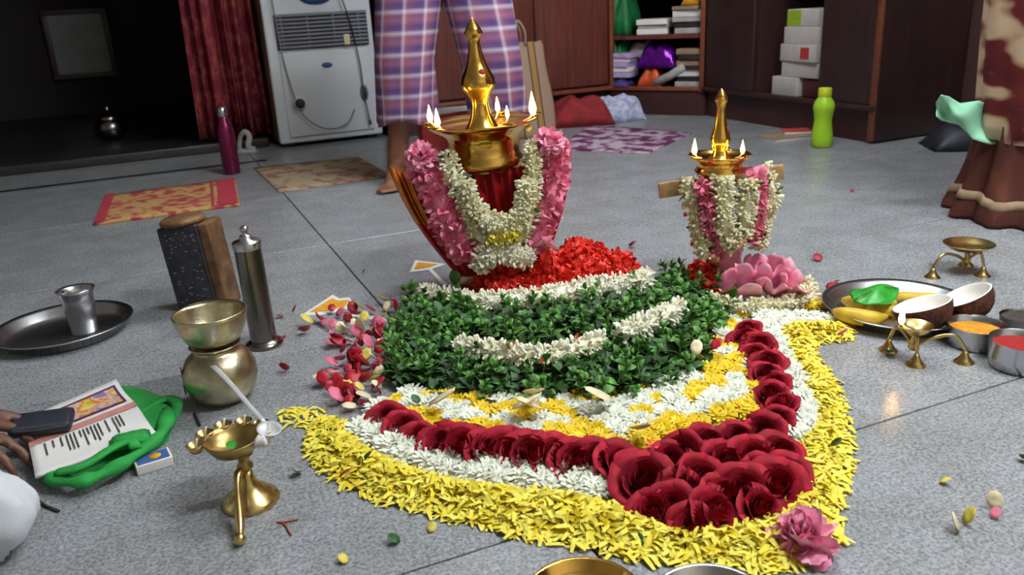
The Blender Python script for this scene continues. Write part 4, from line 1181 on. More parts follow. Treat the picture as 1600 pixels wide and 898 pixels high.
def respath(pts, step):
    P = smooth_path(pts, 10); out = [P[0]]
    acc = 0
    for a, b in zip(P[:-1], P[1:]):
        acc += (b-a).length
        if acc >= step: out.append(b); acc = 0
    if len(out) < 2: out.append(P[-1])
    return out
def garland(name, label, pts, rad, m, core, n, units, root, group=None, extra=None, inner=.45, tilt=.35, cat='garland', smin=.8, smax=1.2):
    root = Vector(root)
    P = [q-root for q in respath(pts, .012)]
    R = rad
    if isinstance(rad, list):
        R = [rad[min(len(rad)-1, int(i/(len(P)-1)*(len(rad)-1)))]*(1-((i/(len(P)-1)*(len(rad)-1)) % 1))+rad[min(len(rad)-1, int(i/(len(P)-1)*(len(rad)-1))+1)]*((i/(len(P)-1)*(len(rad)-1)) % 1) for i in range(len(P))]
    t = thing(name, label, cat, root, group=group)
    obj('core', tube(P, [r*.62 for r in R] if isinstance(R, list) else R*.62, 10), core, t)
    mb = MB(); scatter_tube(mb, P, R, n, units, inner=inner, tilt=tilt, smin=smin, smax=smax)
    o = obj('blossoms', mb, m, t); o['kind'] = 'stuff'
    if extra:
        for em, en, eu in extra:
            mb = MB(); scatter_tube(mb, P, R, en, eu, inner=.6, tilt=.5)
            o = obj('accents', mb, em, t); o['kind'] = 'stuff'
    return t
BUD = unit_bud(); BUDS = [BUD, unit_bud(.011, .003), unit_star(.008, 5, .5)]
PET = [unit_petal(.016, .014), unit_petal(.019, .017, .5), unit_petal(.014, .015, .2)]
GRN = [unit_petal(.016, .007)]

# ------------------------------------------------------------------ the tall brass oil lamp
p = G(776, 443)
L0 = Vector((p.x, p.y, 0)); LEAN = -.030
lamp = thing('oil_lamp', 'tall brass oil lamp with five lit wicks, draped in red silk', 'lamp', L0, (0, LEAN, 0))
obj('base', lathe([(0, 0), (.098, 0), (.1, .006), (.09, .014), (.07, .022), (.045, .032), (.028, .05), (.022, .065), (0, .065)], 48), 'brass', lamp)
obj('stem', lathe([(.022, .06), (.028, .07), (.028, .078), (.019, .088), (.017, .13), (.024, .14), (.024, .15), (.017, .16), (.017, .22), (.026, .235), (.03, .25), (.022, .26), (.04, .272), (.06, .28), (0, .28)], 40), 'brass', lamp)
tray = obj('oil_tray', lathe([(0, .280), (.05, .282), (.085, .290), (.0895, .297), (.0885, .303), (.0815, .312), (.079, .326), (.079, .345), (.083, .357), (.092, .365), (.110, .374), (.126, .385), (.1285, .3885), (.126, .390), (.110, .381), (.092, .374), (.07, .371), (0, .371)], 72), 'brass_polished', lamp)
obj('finial', lathe([(.040, .371), (.036, .376), (.029, .388), (.023, .402), (.0195, .418), (.0185, .428), (.0205, .436), (.024, .444), (.032, .454), (.0375, .463), (.039, .471), (.0375, .481), (.031, .494), (.0245, .507), (.0195, .520), (.016, .534), (.0135, .548), (.0125, .558), (.0145, .567), (.0195, .574), (.0208, .578), (.0145, .590), (.006, .602), (.0015, .609), (0, .610)], 48), 'brass_polished', lamp)
obj('kumkum_mark', lathe([(0, 0), (.0075, 0), (.006, .002), (0, .0025)], 18), 'kumkum_dot', lamp, loc=(.012, -.0265, .496), rot=(math.radians(66), 0, .4))
flame_big = flame_me
for k, (r_, a, s) in enumerate(((.117, 172, 1.15), (.113, 214, 1.15), (.11, 70, 1.0), (.068, -30, .8), (.117, 4, 1.5))):
    A = math.radians(a); x, y = r_*math.cos(A), r_*math.sin(A)
    w_ = obj('wick', tube([(x*.8, y*.8, .379), (x*.93, y*.93, .384), (x, y, .394)], .0022, 6), 'wick', lamp)
    fo = obj('flame', flame_me, 'flame', w_, loc=(x, y, .398)); fo.scale = (s, s, s)
# spout lips under the wicks
for a in (172, 214, 70, 4, 300):
    A = math.radians(a)
    sp_ = solidify(grid(lambda u, v: ((.119+.016*v)*math.cos(A)-(u-.5)*.03*(1-.85*v)*math.sin(A), (.119+.016*v)*math.sin(A)+(u-.5)*.03*(1-.85*v)*math.cos(A), .3865+.004*v+.018*(u-.5)**2), 4, 4), .0016)
    obj('spout', sp_, 'brass_polished', tray)

# pleated silk fan wrapped round the stem
def Wd(v): return Vector(v)
BL, BR, TL, TR = atY(716, 432, L0.y-.025), atY(846, 420, L0.y-.025), atY(606, 262, L0.y-.0), atY(892, 222, L0.y-.0)
def fan(u, v, off=0.0):
    b = BL.lerp(BR, u); q = TL.lerp(TR, u)
    p = b.lerp(q, v)
    bul = math.sin(math.pi*u)
    p = p + Vector((0, -.055*bul*(.35+.65*v)-.010*math.sin(u*2*math.pi*11)*(.25+.75*v)-off, -.035*bul*v + .006*math.sin(u*2*math.pi*11)*v))
    p.x += .018*math.sin(math.pi*v)*(u-.5)*2
    return p
dr = thing('silk_drape', 'pleated red and gold silk cloth fanned round the tall lamp', 'cloth', L0)
obj('pleats', solidify(grid(lambda u, v: fan(u, v)-L0, 132, 10), .0015), 'silk_red', dr)
for u0, u1 in ((.012, .04), (.052, .068), (.08, .11), (.93, .97)):
    obj('gold_border', grid(lambda u, v, a=u0, b=u1: fan(a+(b-a)*u, .5+.5*v if a < .5 else v, .004)-L0, 8, 10), 'silk_gold', dr)

GY = L0.y-.105
def gp_(x, y, dy=0.0): return atY(x, y, GY+dy)
garland('pink_garland', 'thick pink petal garland down the left side of the tall lamp', [gp_(662, 246, .05), gp_(683, 290, .03), gp_(704, 340, .01), gp_(722, 380, 0), gp_(736, 408, 0)], [.040, .046, .047, .044, .03], 'pink_garland', 'pink_garland', 620, PET, L0, 'pink garlands on the tall lamp', inner=.5)
garland('pink_garland', 'thick pink petal garland down the right side of the tall lamp', [gp_(862, 222, .05), gp_(862, 270, .03), gp_(852, 320, .01), gp_(842, 360, 0), gp_(832, 392, 0)], [.040, .041, .038, .034, .026], 'pink_garland', 'pink_garland', 560, PET, L0, 'pink garlands on the tall lamp', inner=.5)
BL8 = unit_star(.02, 14, .9, .26)
for lab, q in (('frilly pink blossom capping the left pink garland', (658, 246)), ('frilly pink blossom capping the right pink garland', (858, 224))):
    c = gp_(q[0], q[1], .02); mb = MB()
    for k in range(90):
        d = Vector((rnd(-1, 1), rnd(-1, .6), rnd(-.6, 1))).normalized()
        mb.add(PET[1].v, PET[1].f, Matrix.Translation(d*.016) @ rot_to(d, rnd(0, 6)) @ Matrix.Scale(rnd(.8, 1.25), 4))
    tag(obj('pink_blossom', mb, 'pink_fluffy', loc=c), lab, 'flower')
garland('tuberose_garland', 'cream tuberose strand hanging left of the inner white loop', [gp_(697, 238, .02), gp_(706, 266, 0), gp_(718, 300, -.01), gp_(732, 338, -.015), gp_(748, 368, -.02), gp_(770, 380, -.02)], [.018, .019, .020, .021, .02, .018], 'tuberose', 'tuberose', 420, BUDS, L0, 'tuberose strands on the tall lamp', [('garland_green', 24, GRN)])
garland('tuberose_garland', 'cream tuberose strand hanging right of the inner white loop', [gp_(830, 222, .02), gp_(832, 255, 0), gp_(833, 290, -.01), gp_(829, 325, -.015), gp_(820, 360, -.02), gp_(804, 376, -.02)], [.016, .017, .018, .019, .019, .016], 'tuberose', 'tuberose', 420, BUDS, L0, 'tuberose strands on the tall lamp', [('garland_green', 24, GRN)])
garland('jasmine_loop', 'thick white flower loop hanging in a U on the tall lamp', [gp_(726, 284, -.02), gp_(735, 310, -.025), gp_(752, 336, -.03), gp_(780, 353, -.035), gp_(806, 346, -.035), gp_(819, 320, -.03), gp_(820, 292, -.025), gp_(818, 276, -.02)], [.014, .018, .022, .027, .026, .020, .018, .014], 'tuberose', 'tuberose', 1000, BUDS, L0)
garland('jasmine_string', 'white jasmine clump coiled at the foot of the tall lamp', [gp_(748, 420, -.02), gp_(756, 402, -.03), gp_(778, 392, -.035), gp_(802, 398, -.035), gp_(822, 402, -.03), gp_(836, 402, -.02)], [.022, .026, .028, .027, .024, .02], 'jasmine', 'jasmine', 700, BUDS, L0)
mb = MB()
for k in range(60):
    c = gp_(rnd(764, 814), rnd(364, 380), -.055); mb.add(PET[0].v, PET[0].f, Matrix.Translation(c-L0) @ rot_to((rnd(-.6, .6), -1, rnd(-.5, .8)), rnd(0, 6)) @ Matrix.Scale(.75, 4))
tag(obj('yellow_petals', mb, 'yellow_petal', loc=L0), 'yellow petal tuft at the bottom of the white loop', 'petals', kind='stuff')
lfp = gp_(826, 206, .05)
tag(obj('yellow_leaf', solidify(leafmesh(.035, .03, .3), .0008), 'rose_petal_yellow', loc=lfp, rot=(.5, .3, .6)), 'yellow green leaf tucked under the tall lamp rim', 'leaf')
for k, (x, y) in enumerate(((838, 388), (868, 392))):
    tag(obj('lotus_petal', solidify(unit_petal(.05, .04, .5), .001), 'lotus', loc=gp_(x, y, -.02), rot=(1.2, .2, .9-1.6*k)), ['pale pink lotus petal at the lamp foot, nearer the lamp', 'pale pink lotus petal at the lamp foot, nearer the red heap'][k], 'petal')

# ------------------------------------------------------------------ the small brass oil lamp
p = G(1118, 446)
S0 = Vector((p.x, p.y, 0))
lamp2 = thing('oil_lamp', 'small brass oil lamp with two lit wicks hung with garlands', 'lamp', S0)
k_ = .66
obj('base', lathe([(0, 0), (.055, 0), (.056, .004), (.05, .01), (.03, .022), (.016, .035), (.013, .05), (0, .05)], 36), 'brass', lamp2)
obj('stem', lathe([(.013, .045), (.018, .055), (.012, .065), (.011, .15), (.016, .16), (.011, .17), (.011, .235), (.018, .25), (.03, .26), (0, .26)], 28), 'brass', lamp2)
tray2 = obj('oil_tray', lathe([(0, .257), (.04, .259), (.052, .263), (.0535, .268), (.049, .273), (.048, .281), (.052, .287), (.059, .292), (.065, .299), (.0665, .302), (.064, .3025), (.058, .297), (.05, .293), (0, .292)], 56), 'brass_polished', lamp2)
obj('finial', lathe([(.026, .292), (.020, .298), (.0155, .306), (.015, .312), (.0175, .319), (.0215, .328), (.022, .335), (.0195, .345), (.0155, .357), (.0125, .371), (.0105, .387), (.0098, .402), (.0105, .410), (.0135, .416), (.0140, .419), (.0095, .428), (.004, .438), (0, .443)], 36), 'brass_polished', lamp2)
obj('kumkum_mark', lathe([(0, 0), (.005, 0), (.004, .0015), (0, .002)], 14), 'kumkum_dot', lamp2, loc=(.012, -.010, .358), rot=(math.radians(75), 0, 1.0))
for r_, a, s in ((.056, 184, 1.0), (.05, -35, .85)):
    A = math.radians(a); x, y = r_*math.cos(A), r_*math.sin(A)
    w_ = obj('wick', tube([(x*.7, y*.7, .296), (x*.9, y*.9, .299), (x, y, .307)], .0017, 6), 'wick', lamp2)
    fo = obj('flame', flame_me, 'flame', w_, loc=(x, y, .310)); fo.scale = (s,)*3
for a in (184, -35, 60):
    A = math.radians(a)
    sp_ = solidify(grid(lambda u, v: ((.061+.011*v)*math.cos(A)-(u-.5)*.02*(1-.85*v)*math.sin(A), (.061+.011*v)*math.sin(A)+(u-.5)*.02*(1-.85*v)*math.cos(A), .3005+.003*v), 4, 4), .0012)
    obj('spout', sp_, 'brass_polished', tray2)
# wooden slat tied across behind the stem
SY = S0.y+.02
e0, e1 = atY(1029, 298, SY), atY(1224, 268, SY+.0)
mid = (e0+e1)/2; Ls = (e1-e0).length
o = tag(obj('wooden_slat', box(0, 0, 0, Ls, .009, .034, .002), 'wood_bare', loc=mid, rot=(0, -math.atan2(e1.z-e0.z, e1.x-e0.x), 0)), 'plain wooden slat tied crosswise behind the small lamp', 'slat')
SGY = S0.y-.045
def sp2(x, y, dy=0.0): return atY(x, y, SGY+dy)
grp = 'white strands on the small lamp'
garland('tuberose_garland', 'white flower strand hanging at the far left of the small lamp', [sp2(1076, 276, .03), sp2(1082, 315, .02), sp2(1092, 355, .01), sp2(1104, 402, 0)], [.020, .019, .019, .018], 'tuberose', 'tuberose', 430, BUDS, S0, grp, [('ixora', 10, [PET[2]]), ('garland_green', 10, GRN)])
garland('pink_garland', 'slim pink strand left of the middle on the small lamp', [sp2(1100, 280, .005), sp2(1106, 320, 0), sp2(1114, 360, 0), sp2(1122, 398, 0)], [.014, .016, .015, .012], 'pink_garland', 'pink_garland', 240, PET, S0)
garland('jasmine_loop', 'thick white flower loop at the middle of the small lamp', [sp2(1128, 275, -.005), sp2(1130, 310, -.012), sp2(1134, 350, -.016), sp2(1148, 384, -.018), sp2(1162, 350, -.016), sp2(1168, 310, -.012), sp2(1172, 275, -.005)], [.021, .024, .025, .024, .024, .022, .018], 'tuberose', 'tuberose', 1200, BUDS, S0, None, [('garland_green', 22, GRN)])
garland('pink_garland', 'slim pink strand right of the middle on the small lamp', [sp2(1180, 262, .005), sp2(1184, 300, 0), sp2(1182, 340, 0), sp2(1172, 382, 0)], [.013, .014, .013, .010], 'pink_garland', 'pink_garland', 220, PET, S0)
garland('tuberose_garland', 'white flower strand hanging at the far right of the small lamp', [sp2(1190, 258, .03), sp2(1200, 285, .02), sp2(1206, 310, .015), sp2(1196, 335, .01), sp2(1190, 365, .005), sp2(1182, 396, 0)], [.018, .019, .020, .016, .015, .015], 'tuberose', 'tuberose', 480, BUDS, S0, grp, [('garland_green', 16, GRN)])
# foot of the small lamp: lotus petals, ixora tuft, jasmine ring
def crumpled(L, w, cup, seed):
    def fn(u, v):
        ww = w*(math.sin(math.pi*(.10+.82*v)))**.55
        x = (u-.5)*ww
        rp = .006*math.sin(9*u+seed)*v+.007*noise3(u*3, v*3, seed)
        return (x+.004*math.sin(8*v+seed), cup*L*v*v*.6+abs(u-.5)**1.5*ww*.8+rp, L*v*(1-.10*math.cos(9*u+seed)*v))
    return solidify(grid(fn, 9, 8), .0008).mesh('lotus_petal')
lotm = crumpled(.072, .074, .45, 1.0); lotm2 = crumpled(.06, .066, .8, 4.0)
spots = [(1140, 440, -.5, .9), (1168, 440, -.15, .8), (1195, 442, .2, .85), (1222, 442, .5, .95), (1160, 452, -.3, 1.25), (1205, 452, .35, 1.2), (1182, 430, 0, .5), (1238, 448, .8, 1.2), (1150, 425, -.4, .4), (1212, 430, .4, .6)]
for k, (x, y, a, tl) in enumerate(spots):
    c = G(x, y+12, .012)
    o = link('lotus_petal', lotm if k % 3 else lotm2, 'lotus', loc=c, rot=(tl, a*.5, a*-1.0+rnd(-.2, .2)))
    tag(o, 'broad pale pink lotus petal piled at the foot of the small lamp', 'petal', 'lotus petals under the small lamp')
rs = unit_star(.012, 4, .4, .6)
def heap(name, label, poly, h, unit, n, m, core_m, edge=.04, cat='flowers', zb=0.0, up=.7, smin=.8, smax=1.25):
    """loose heap of tiny blossoms on a low solid mound; poly in floor coordinates"""
    c = sum((Vector((q[0], q[1], 0)) for q in poly), Vector())/len(poly)
    def ed(x, y):
        b = 9
        for i in range(len(poly)):
            a0, a1 = poly[i-1], poly[i]; dx, dy = a1[0]-a0[0], a1[1]-a0[1]
            t = max(0, min(1, ((x-a0[0])*dx+(y-a0[1])*dy)/(dx*dx+dy*dy+1e-9)))
            b = min(b, math.hypot(x-a0[0]-t*dx, y-a0[1]-t*dy))
        return b
    def hz(x, y): return zb+h*min(1, ed(x, y)/edge)**.6*(.85+.3*noise3(x*20, y*20, h*50))
    root = thing(name, label, cat, (c.x, c.y, 0))
    N = len(poly)
    def mf(u, v):
        k = u*N; i = int(k) % N; f = k-int(k)
        q = Vector((poly[i][0], poly[i][1], 0)).lerp(Vector((poly[(i+1) % N][0], poly[(i+1) % N][1], 0)), f)
        e = c.lerp(q, v*.97); return (e.x-c.x, e.y-c.y, max(.001, hz(e.x, e.y)*.8 if v < 1 else .001))
    obj('mound', grid(mf, N*6, 8, True), core_m, root)
    mb = MB(); xs = [q[0] for q in poly]; ys = [q[1] for q in poly]; k = 0; tries = 0
    while k < n and tries < n*8:
        tries += 1
        x, y = rnd(min(xs), max(xs)), rnd(min(ys), max(ys))
        if not inpoly((x, y), poly): continue
        z = hz(x, y); q = random.choice(unit)
        M = Matrix.Translation((x-c.x, y-c.y, max(.003, z*rnd(.8, 1.05)))) @ rot_to((rnd(-1, 1)*(1-up)*1.6, rnd(-1.2, .8)*(1-up)*1.6, up), rnd(0, 6.3)) @ Matrix.Scale(rnd(smin, smax), 4)
        mb.add(q.v, q.f, M); k += 1
    o = obj('blossoms', mb, m, root); o['kind'] = 'stuff'
    return root
def gpoly(pts, z=0.0): return [(q.x, q.y) for q in (G(x, y, z) for x, y in pts)]
heap('ixora_tuft', 'bright red ixora tuft at the left foot of the small lamp', gpoly([(1064, 440), (1068, 458), (1100, 466), (1128, 458), (1130, 440), (1110, 428), (1085, 426)]), .045, [rs, PET[2]], 420, 'ixora', 'ixora', .03)
garland('jasmine_string', 'white jasmine string laid round the foot of the small lamp', [G(1104, 470, .016), G(1130, 477, .016), G(1165, 480, .016), G(1205, 478, .016), G(1240, 472, .016), G(1264, 462, .016), G(1262, 444, .016)], .017, 'tuberose', 'tuberose', 620, BUDS, S0)

# ------------------------------------------------------------------ red ixora heap and jasmine strings before the tall lamp
red_poly = gpoly([(732, 458), (770, 476), (830, 478), (890, 468), (950, 458), (1006, 446), (1004, 428), (960, 412), (915, 402), (876, 404), (850, 424), (800, 440), (745, 442)], .012)
heap('ixora_heap', 'long heap of bright red ixora florets before the tall lamp', red_poly, .078, [rs, PET[2], unit_star(.010, 4, .6, .5)], 3000, 'ixora', 'ixora', .045)
garland('jasmine_string', 'white jasmine string along the front of the red heap', [G(652, 456, .026), G(699, 464, .028), G(730, 472, .03), G(790, 472, .034), G(860, 464, .036), G(895, 457, .036), G(930, 450, .036), G(965, 448, .036), G(996, 445, .036), G(1013, 430, .036)], [.016, .02, .024, .026, .028, .029, .029, .028, .026, .022], 'jasmine', 'jasmine', 1700, BUDS, G(850, 470))
garland('jasmine_string', 'white jasmine string lying between the two basil bands', [G(712, 540, .050), G(755, 545, .050), G(804, 556, .050), G(846, 558, .050), G(881, 552, .050), G(916, 540, .050), G(950, 530, .045)], [.017, .018, .02, .021, .021, .02, .017], 'jasmine', 'tuberose', 640, BUDS, G(830, 550), None, [('orange_pack', 8, [PET[2]])])
garland('jasmine_string', 'short white jasmine string rising to the right over the basil', [G(966, 524, .054), G(1000, 510, .056), G(1035, 496, .056), G(1064, 478, .056)], [.018, .022, .023, .016], 'jasmine', 'jasmine', 430, BUDS, G(1010, 510))

# ------------------------------------------------------------------ basil bands
up_poly = gpoly([(618, 496), (640, 464), (690, 480), (740, 496), (830, 496), (900, 484), (960, 474), (1012, 462), (1028, 438), (1060, 434), (1108, 456), (1134, 500), (1118, 528), (1080, 506), (1040, 500), (965, 524), (860, 548), (760, 544), (690, 540), (625, 530)], .01)
lo_poly = gpoly([(604, 580), (614, 545), (650, 530), (720, 545), (800, 560), (900, 560), (980, 540), (1050, 510), (1100, 520), (1122, 545), (1090, 582), (1030, 608), (940, 628), (850, 622), (760, 628), (680, 618), (620, 604)], .01)
lf = [leafmesh(.024, .019, .25, 3), leafmesh(.019, .016, .3, 3)]
def leaf_units():
    r = []
    for l in lf:
        m = MB(); m.add(l.v, l.f, Matrix.Rotation(.5, 4, 'X')); r.append(m)
    return r
LU = leaf_units()
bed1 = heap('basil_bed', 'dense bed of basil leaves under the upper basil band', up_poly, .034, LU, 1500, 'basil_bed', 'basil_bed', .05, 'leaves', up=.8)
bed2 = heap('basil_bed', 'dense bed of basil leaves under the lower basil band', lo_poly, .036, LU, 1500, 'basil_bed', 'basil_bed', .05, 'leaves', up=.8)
leaf_me = [solidify(leafmesh(.027, .021, .25, 4), .0005).mesh('leaf'), solidify(leafmesh(.021, .017, .35, 4), .0005).mesh('leaf'), solidify(leafmesh(.014, .011, .35, 3), .0005).mesh('leaf')]
stem_me = tube([(0, 0, 0), (.002, .001, .02), (0, .002, .045)], [.0014, .0012, .0009], 6).mesh('stem')
def sprig():
    r = bpy.data.objects.new('basil_sprig', None); COL.objects.link(r); r.empty_display_size = .01
    obj('stem', stem_me, 'stem_green', r)
    a0 = rnd(0, 6.28)
    for j, (z, mi, tl) in enumerate(((.014, 0, .15), (.016, 0, .1), (.028, 1, .5), (.029, 1, .55), (.040, 1, .75), (.041, 2, .8), (.046, 2, 1.1))):
        obj('leaf', leaf_me[mi], 'basil', r, loc=(0, .001, z), rot=(tl+rnd(-.15, .15), rnd(-.2, .2), a0+j*math.pi+(j//2)*1.4+rnd(-.2, .2)))
    return r
protos = [sprig() for _ in range(3)]
used = [False]*3
def poisson(poly, n, dmin, rng=random):
    xs = [q[0] for q in poly]; ys = [q[1] for q in poly]; out = []; tries = 0
    while len(out) < n and tries < n*60:
        tries += 1; x, y = rng.uniform(min(xs), max(xs)), rng.uniform(min(ys), max(ys))
        if not inpoly((x, y), poly): continue
        if all((x-a)**2+(y-b)**2 > dmin*dmin for a, b in out): out.append((x, y))
    return out
for poly, n, lb, gr_ in ((up_poly, 120, 'green basil sprig in the upper leafy band behind the jasmine string', 'basil sprigs in the upper band'), (lo_poly, 125, 'green basil sprig in the lower leafy band nearest the mums', 'basil sprigs in the lower band')):
    for i, (x, y) in enumerate(poisson(poly, n, .017)):
        k = i % 3
        if not used[k]: o = protos[k]; used[k] = True
        else: o = copy_tree(protos[k])
        o.location = (x, y, rnd(.004, .018)); o.rotation_euler = (rnd(-.6, .7), rnd(-.7, .7), rnd(0, 6.28)); s = rnd(.75, 1.15); o.scale = (s, s, s)
        tag(o, lb, 'basil sprig', gr_)
for (x, y, z, a, lb) in ((712, 447, .04, .3, 'large single dark green leaf standing beside the drape'), (646, 462, .03, .1, 'single small round leaf at the left end of the basil')):
    tag(obj('green_leaf', solidify(leafmesh(.045 if a > .2 else .025, .032 if a > .2 else .022, .3), .0006), 'basil', loc=G(x, y, z*.4), rot=(.9, .1, a)), lb, 'leaf')

# ------------------------------------------------------------------ chrysanthemums
def mum(r, n0, w=.2, seed=0):
    """pompon chrysanthemum: rings of narrow petals rising to a domed centre"""
    m = MB(); rr = random.Random(seed)
    for k, (el, Lk, nk) in enumerate(((.02, 1.0, 1.0), (.28, .98, .95), (.58, .9, .8), (.88, .8, .62), (1.15, .72, .45), (1.42, .66, .28))):
        n = max(4, int(n0*nk))
        for i in range(n):
            a = 2*math.pi*(i+.5*k)/n+rr.uniform(-.15, .15); e = el+rr.uniform(-.13, .13); c, s = math.cos(a), math.sin(a)
            ww = r*w*rr.uniform(.85, 1.1); LL = r*Lk*rr.uniform(.88, 1.1); z0 = r*.18
            b = len(m.v)
            for d, wd in ((.15, .7), (.6, 1.0), (1.0, .55)):
                x = LL*d*math.cos(e); z = z0+LL*d*math.sin(e)*.78+(.05*r if d == .6 else 0)
                for sg in (-1, 1): m.v.append((x*c-sg*ww*wd*.5*s, x*s+sg*ww*wd*.5*c, z))
            m.f += [(b, b+1, b+3, b+2), (b+2, b+3, b+5, b+4)]
    return m
mum_w = [mum(.029, 22, .24, k).mesh('white_mum') for k in range(3)]
mum_y = [mum(.028, 20, .27, 10+k).mesh('yellow_mum') for k in range(3)]
_bp = [(0, .001), (.014, .001), (.018, .005), (.017, .012), (.010, .017), (0, .018)]
base_w = lathe(_bp, 14).mesh('flower_base'); base_y = lathe(_bp, 14).mesh('flower_base')
def place_mum(x, y, kind, label, group, z=0.0, tilt=.25, s=1.0):
    me = random.choice(mum_w if kind == 'w' else mum_y); m = 'white_mum' if kind == 'w' else 'yellow_mum'
    o = link('chrysanthemum', None) if False else bpy.data.objects.new('chrysanthemum', None)
    COL.objects.link(o); o.empty_display_size = .01
    o.location = (x, y, z); o.rotation_euler = (rnd(-.1, .1)+tilt, rnd(-.22, .22), rnd(0, 6.28)*0+rnd(-.4, .4)); s *= rnd(.88, 1.12); o.scale = (s, s, s*.9)
    q = obj('petals', me, m, o); q.rotation_euler = (0, 0, rnd(0, 6.28))
    obj('flower_base', base_w if kind == 'w' else base_y, m, o)
    tag(o, label, 'flower', group)
def along(pts, step):
    P = smooth_path([G(x, y) for x, y in pts], 12); out = [P[0]]
    acc = 0
    for a, b in zip(P[:-1], P[1:]):
        acc += (b-a).length
        if acc >= step: out.append(b.copy()); acc = 0
    return out
ORD = ['first', 'second', 'third', 'fourth', 'fifth', 'sixth', 'seventh', 'eighth', 'ninth', 'tenth', 'eleventh', 'twelfth', 'thirteenth', 'fourteenth', 'fifteenth', 'sixteenth', 'seventeenth', 'eighteenth', 'nineteenth', 'twentieth']
for off in (0, 1):
    for ki, q in enumerate(along([(572, 676), (605, 700), (650, 724), (700, 738), (750, 747), (800, 752), (850, 757), (900, 762), (945, 778), (965, 790)] if off == 0 else [(590, 668), (622, 694), (665, 716), (712, 728), (770, 738), (830, 744), (890, 750), (935, 762)], .036)):
        place_mum(q.x+rnd(-.005, .005), q.y+rnd(-.005, .005)-.004, 'w', '%s white chrysanthemum from the left in the front ring, line %s' % (ORD[ki], ('next to the yellow border', 'next to the roses')[off]), 'white mums in the front left ring', z=.007, s=1.06)
for ki, q in enumerate(along([(1192, 500), (1206, 528), (1222, 560), (1244, 600), (1258, 640), (1262, 668), (1245, 698)], .030)):
    place_mum(q.x+rnd(-.005, .005), q.y+rnd(-.005, .005), 'w', '%s white chrysanthemum down the ring right of the rose row' % ORD[ki], 'white mums in the right ring')
for q in along([(1205, 497), (1235, 497), (1268, 498), (1300, 502)], .028)+along([(1215, 510), (1250, 508), (1285, 509)], .034):
    place_mum(q.x, q.y, 'w', 'white chrysanthemum in the short arm towards the fruit plate', 'white mums in the short arm', s=.85)
mix = gpoly([(592, 644), (640, 618), (700, 626), (800, 632), (900, 632), (1000, 616), (1060, 592), (1100, 560), (1124, 528), (1140, 506), (1160, 520), (1178, 565), (1196, 628), (1160, 652), (1100, 668), (1040, 692), (990, 708), (900, 708), (830, 698), (740, 690), (680, 676), (620, 652)])
edge_line = [Vector((q.x, q.y, 0)) for q in (G(x, y) for x, y in [(620, 652), (680, 676), (740, 690), (830, 698), (900, 708), (990, 708), (1040, 692), (1100, 668), (1160, 652), (1196, 628), (1178, 565), (1160, 520)])]
def dline(x, y):
    b = 9
    for a0, a1 in zip(edge_line[:-1], edge_line[1:]):
        dx, dy = a1.x-a0.x, a1.y-a0.y; t = max(0, min(1, ((x-a0.x)*dx+(y-a0.y)*dy)/(dx*dx+dy*dy)))
        b = min(b, math.hypot(x-a0.x-t*dx, y-a0.y-t*dy))
    return b
for x, y in poisson(mix, 190, .0265):
    d = dline(x, y); band = int(d/.036) % 2
    k = 'y' if band == 0 else 'w'
    if random.random() < .15: k = 'w' if k == 'y' else 'y'
    place_mum(x, y, k, ('yellow' if k == 'y' else 'white')+' chrysanthemum in the mixed rows between basil and roses', ('yellow' if k == 'y' else 'white')+' mums in the mixed rows', z=.002, s=.95)
# small yellow blossoms behind the rose row near the small lamp
for q in along([(1160, 492), (1180, 489), (1200, 488)], .03)+[G(1268, 480), G(1284, 478)]:
    place_mum(q.x, q.y, 'y', 'small yellow chrysanthemum just in front of the small lamp ring', 'yellow mums by the small lamp', s=.75)

# ------------------------------------------------------------------ roses
def rose_petal(rho, h, half, lean, curl, phi, ns=6, nt=6, ripple=.0, spiral=.07):
    def fn(u, v):
        s = (u-.5)*2; a = phi+s*half
        top = 1-.16*s*s-.10*abs(s)**4
        r = rho*(.45+.55*v**.6)+lean*v*v*rho+curl*rho*max(0, v-.72)**1.2*3.0
        r += rho*spiral*s + ripple*rho*math.sin(6*s+phi*3)*v*v
        z = h*top*v-curl*h*.5*max(0, v-.78)
        return (r*math.cos(a), r*math.sin(a), z)
    return grid(fn, ns, nt)
def rose_protos(seed):
    rr = random.Random(seed); hm = MB()
    for rho, h, n, half, lean, curl in ((.0030, .0350, 2, 2.3, -.35, .0), (.0060, .0350, 3, 1.5, -.30, .0), (.0090, .0342, 3, 1.45, -.22, .04), (.0122, .0325, 4, 1.1, -.12, .10), (.0155, .0296, 4, 1.05, -.02, .20), (.0190, .0255, 5, .86, .08, .32)):
        p0 = rr.uniform(0, 6.28)
        for k in range(n):
            q = rose_petal(rho, h*rr.uniform(.95, 1.04), half, lean, curl, p0+k*2*math.pi/n+rr.uniform(-.15, .15), 6, 6, .03); hm.add(q.v, q.f)
    outs = []
    for k in range(5): outs.append((solidify(rose_petal(.0225, .0205*rr.uniform(.9, 1.1), .80, .2+.15*rr.random(), .35+.25*rr.random(), 0, 6, 6, .05), .0005).mesh('petal'), k*1.257+rr.uniform(-.15, .15)))
    return hm.mesh('rose_heart'), outs
RP = [rose_protos(k) for k in range(4)]
calyx_me = lathe([(0, -.004), (.006, -.003), (.010, .003), (.009, .008), (0, .010)], 12).mesh('calyx')
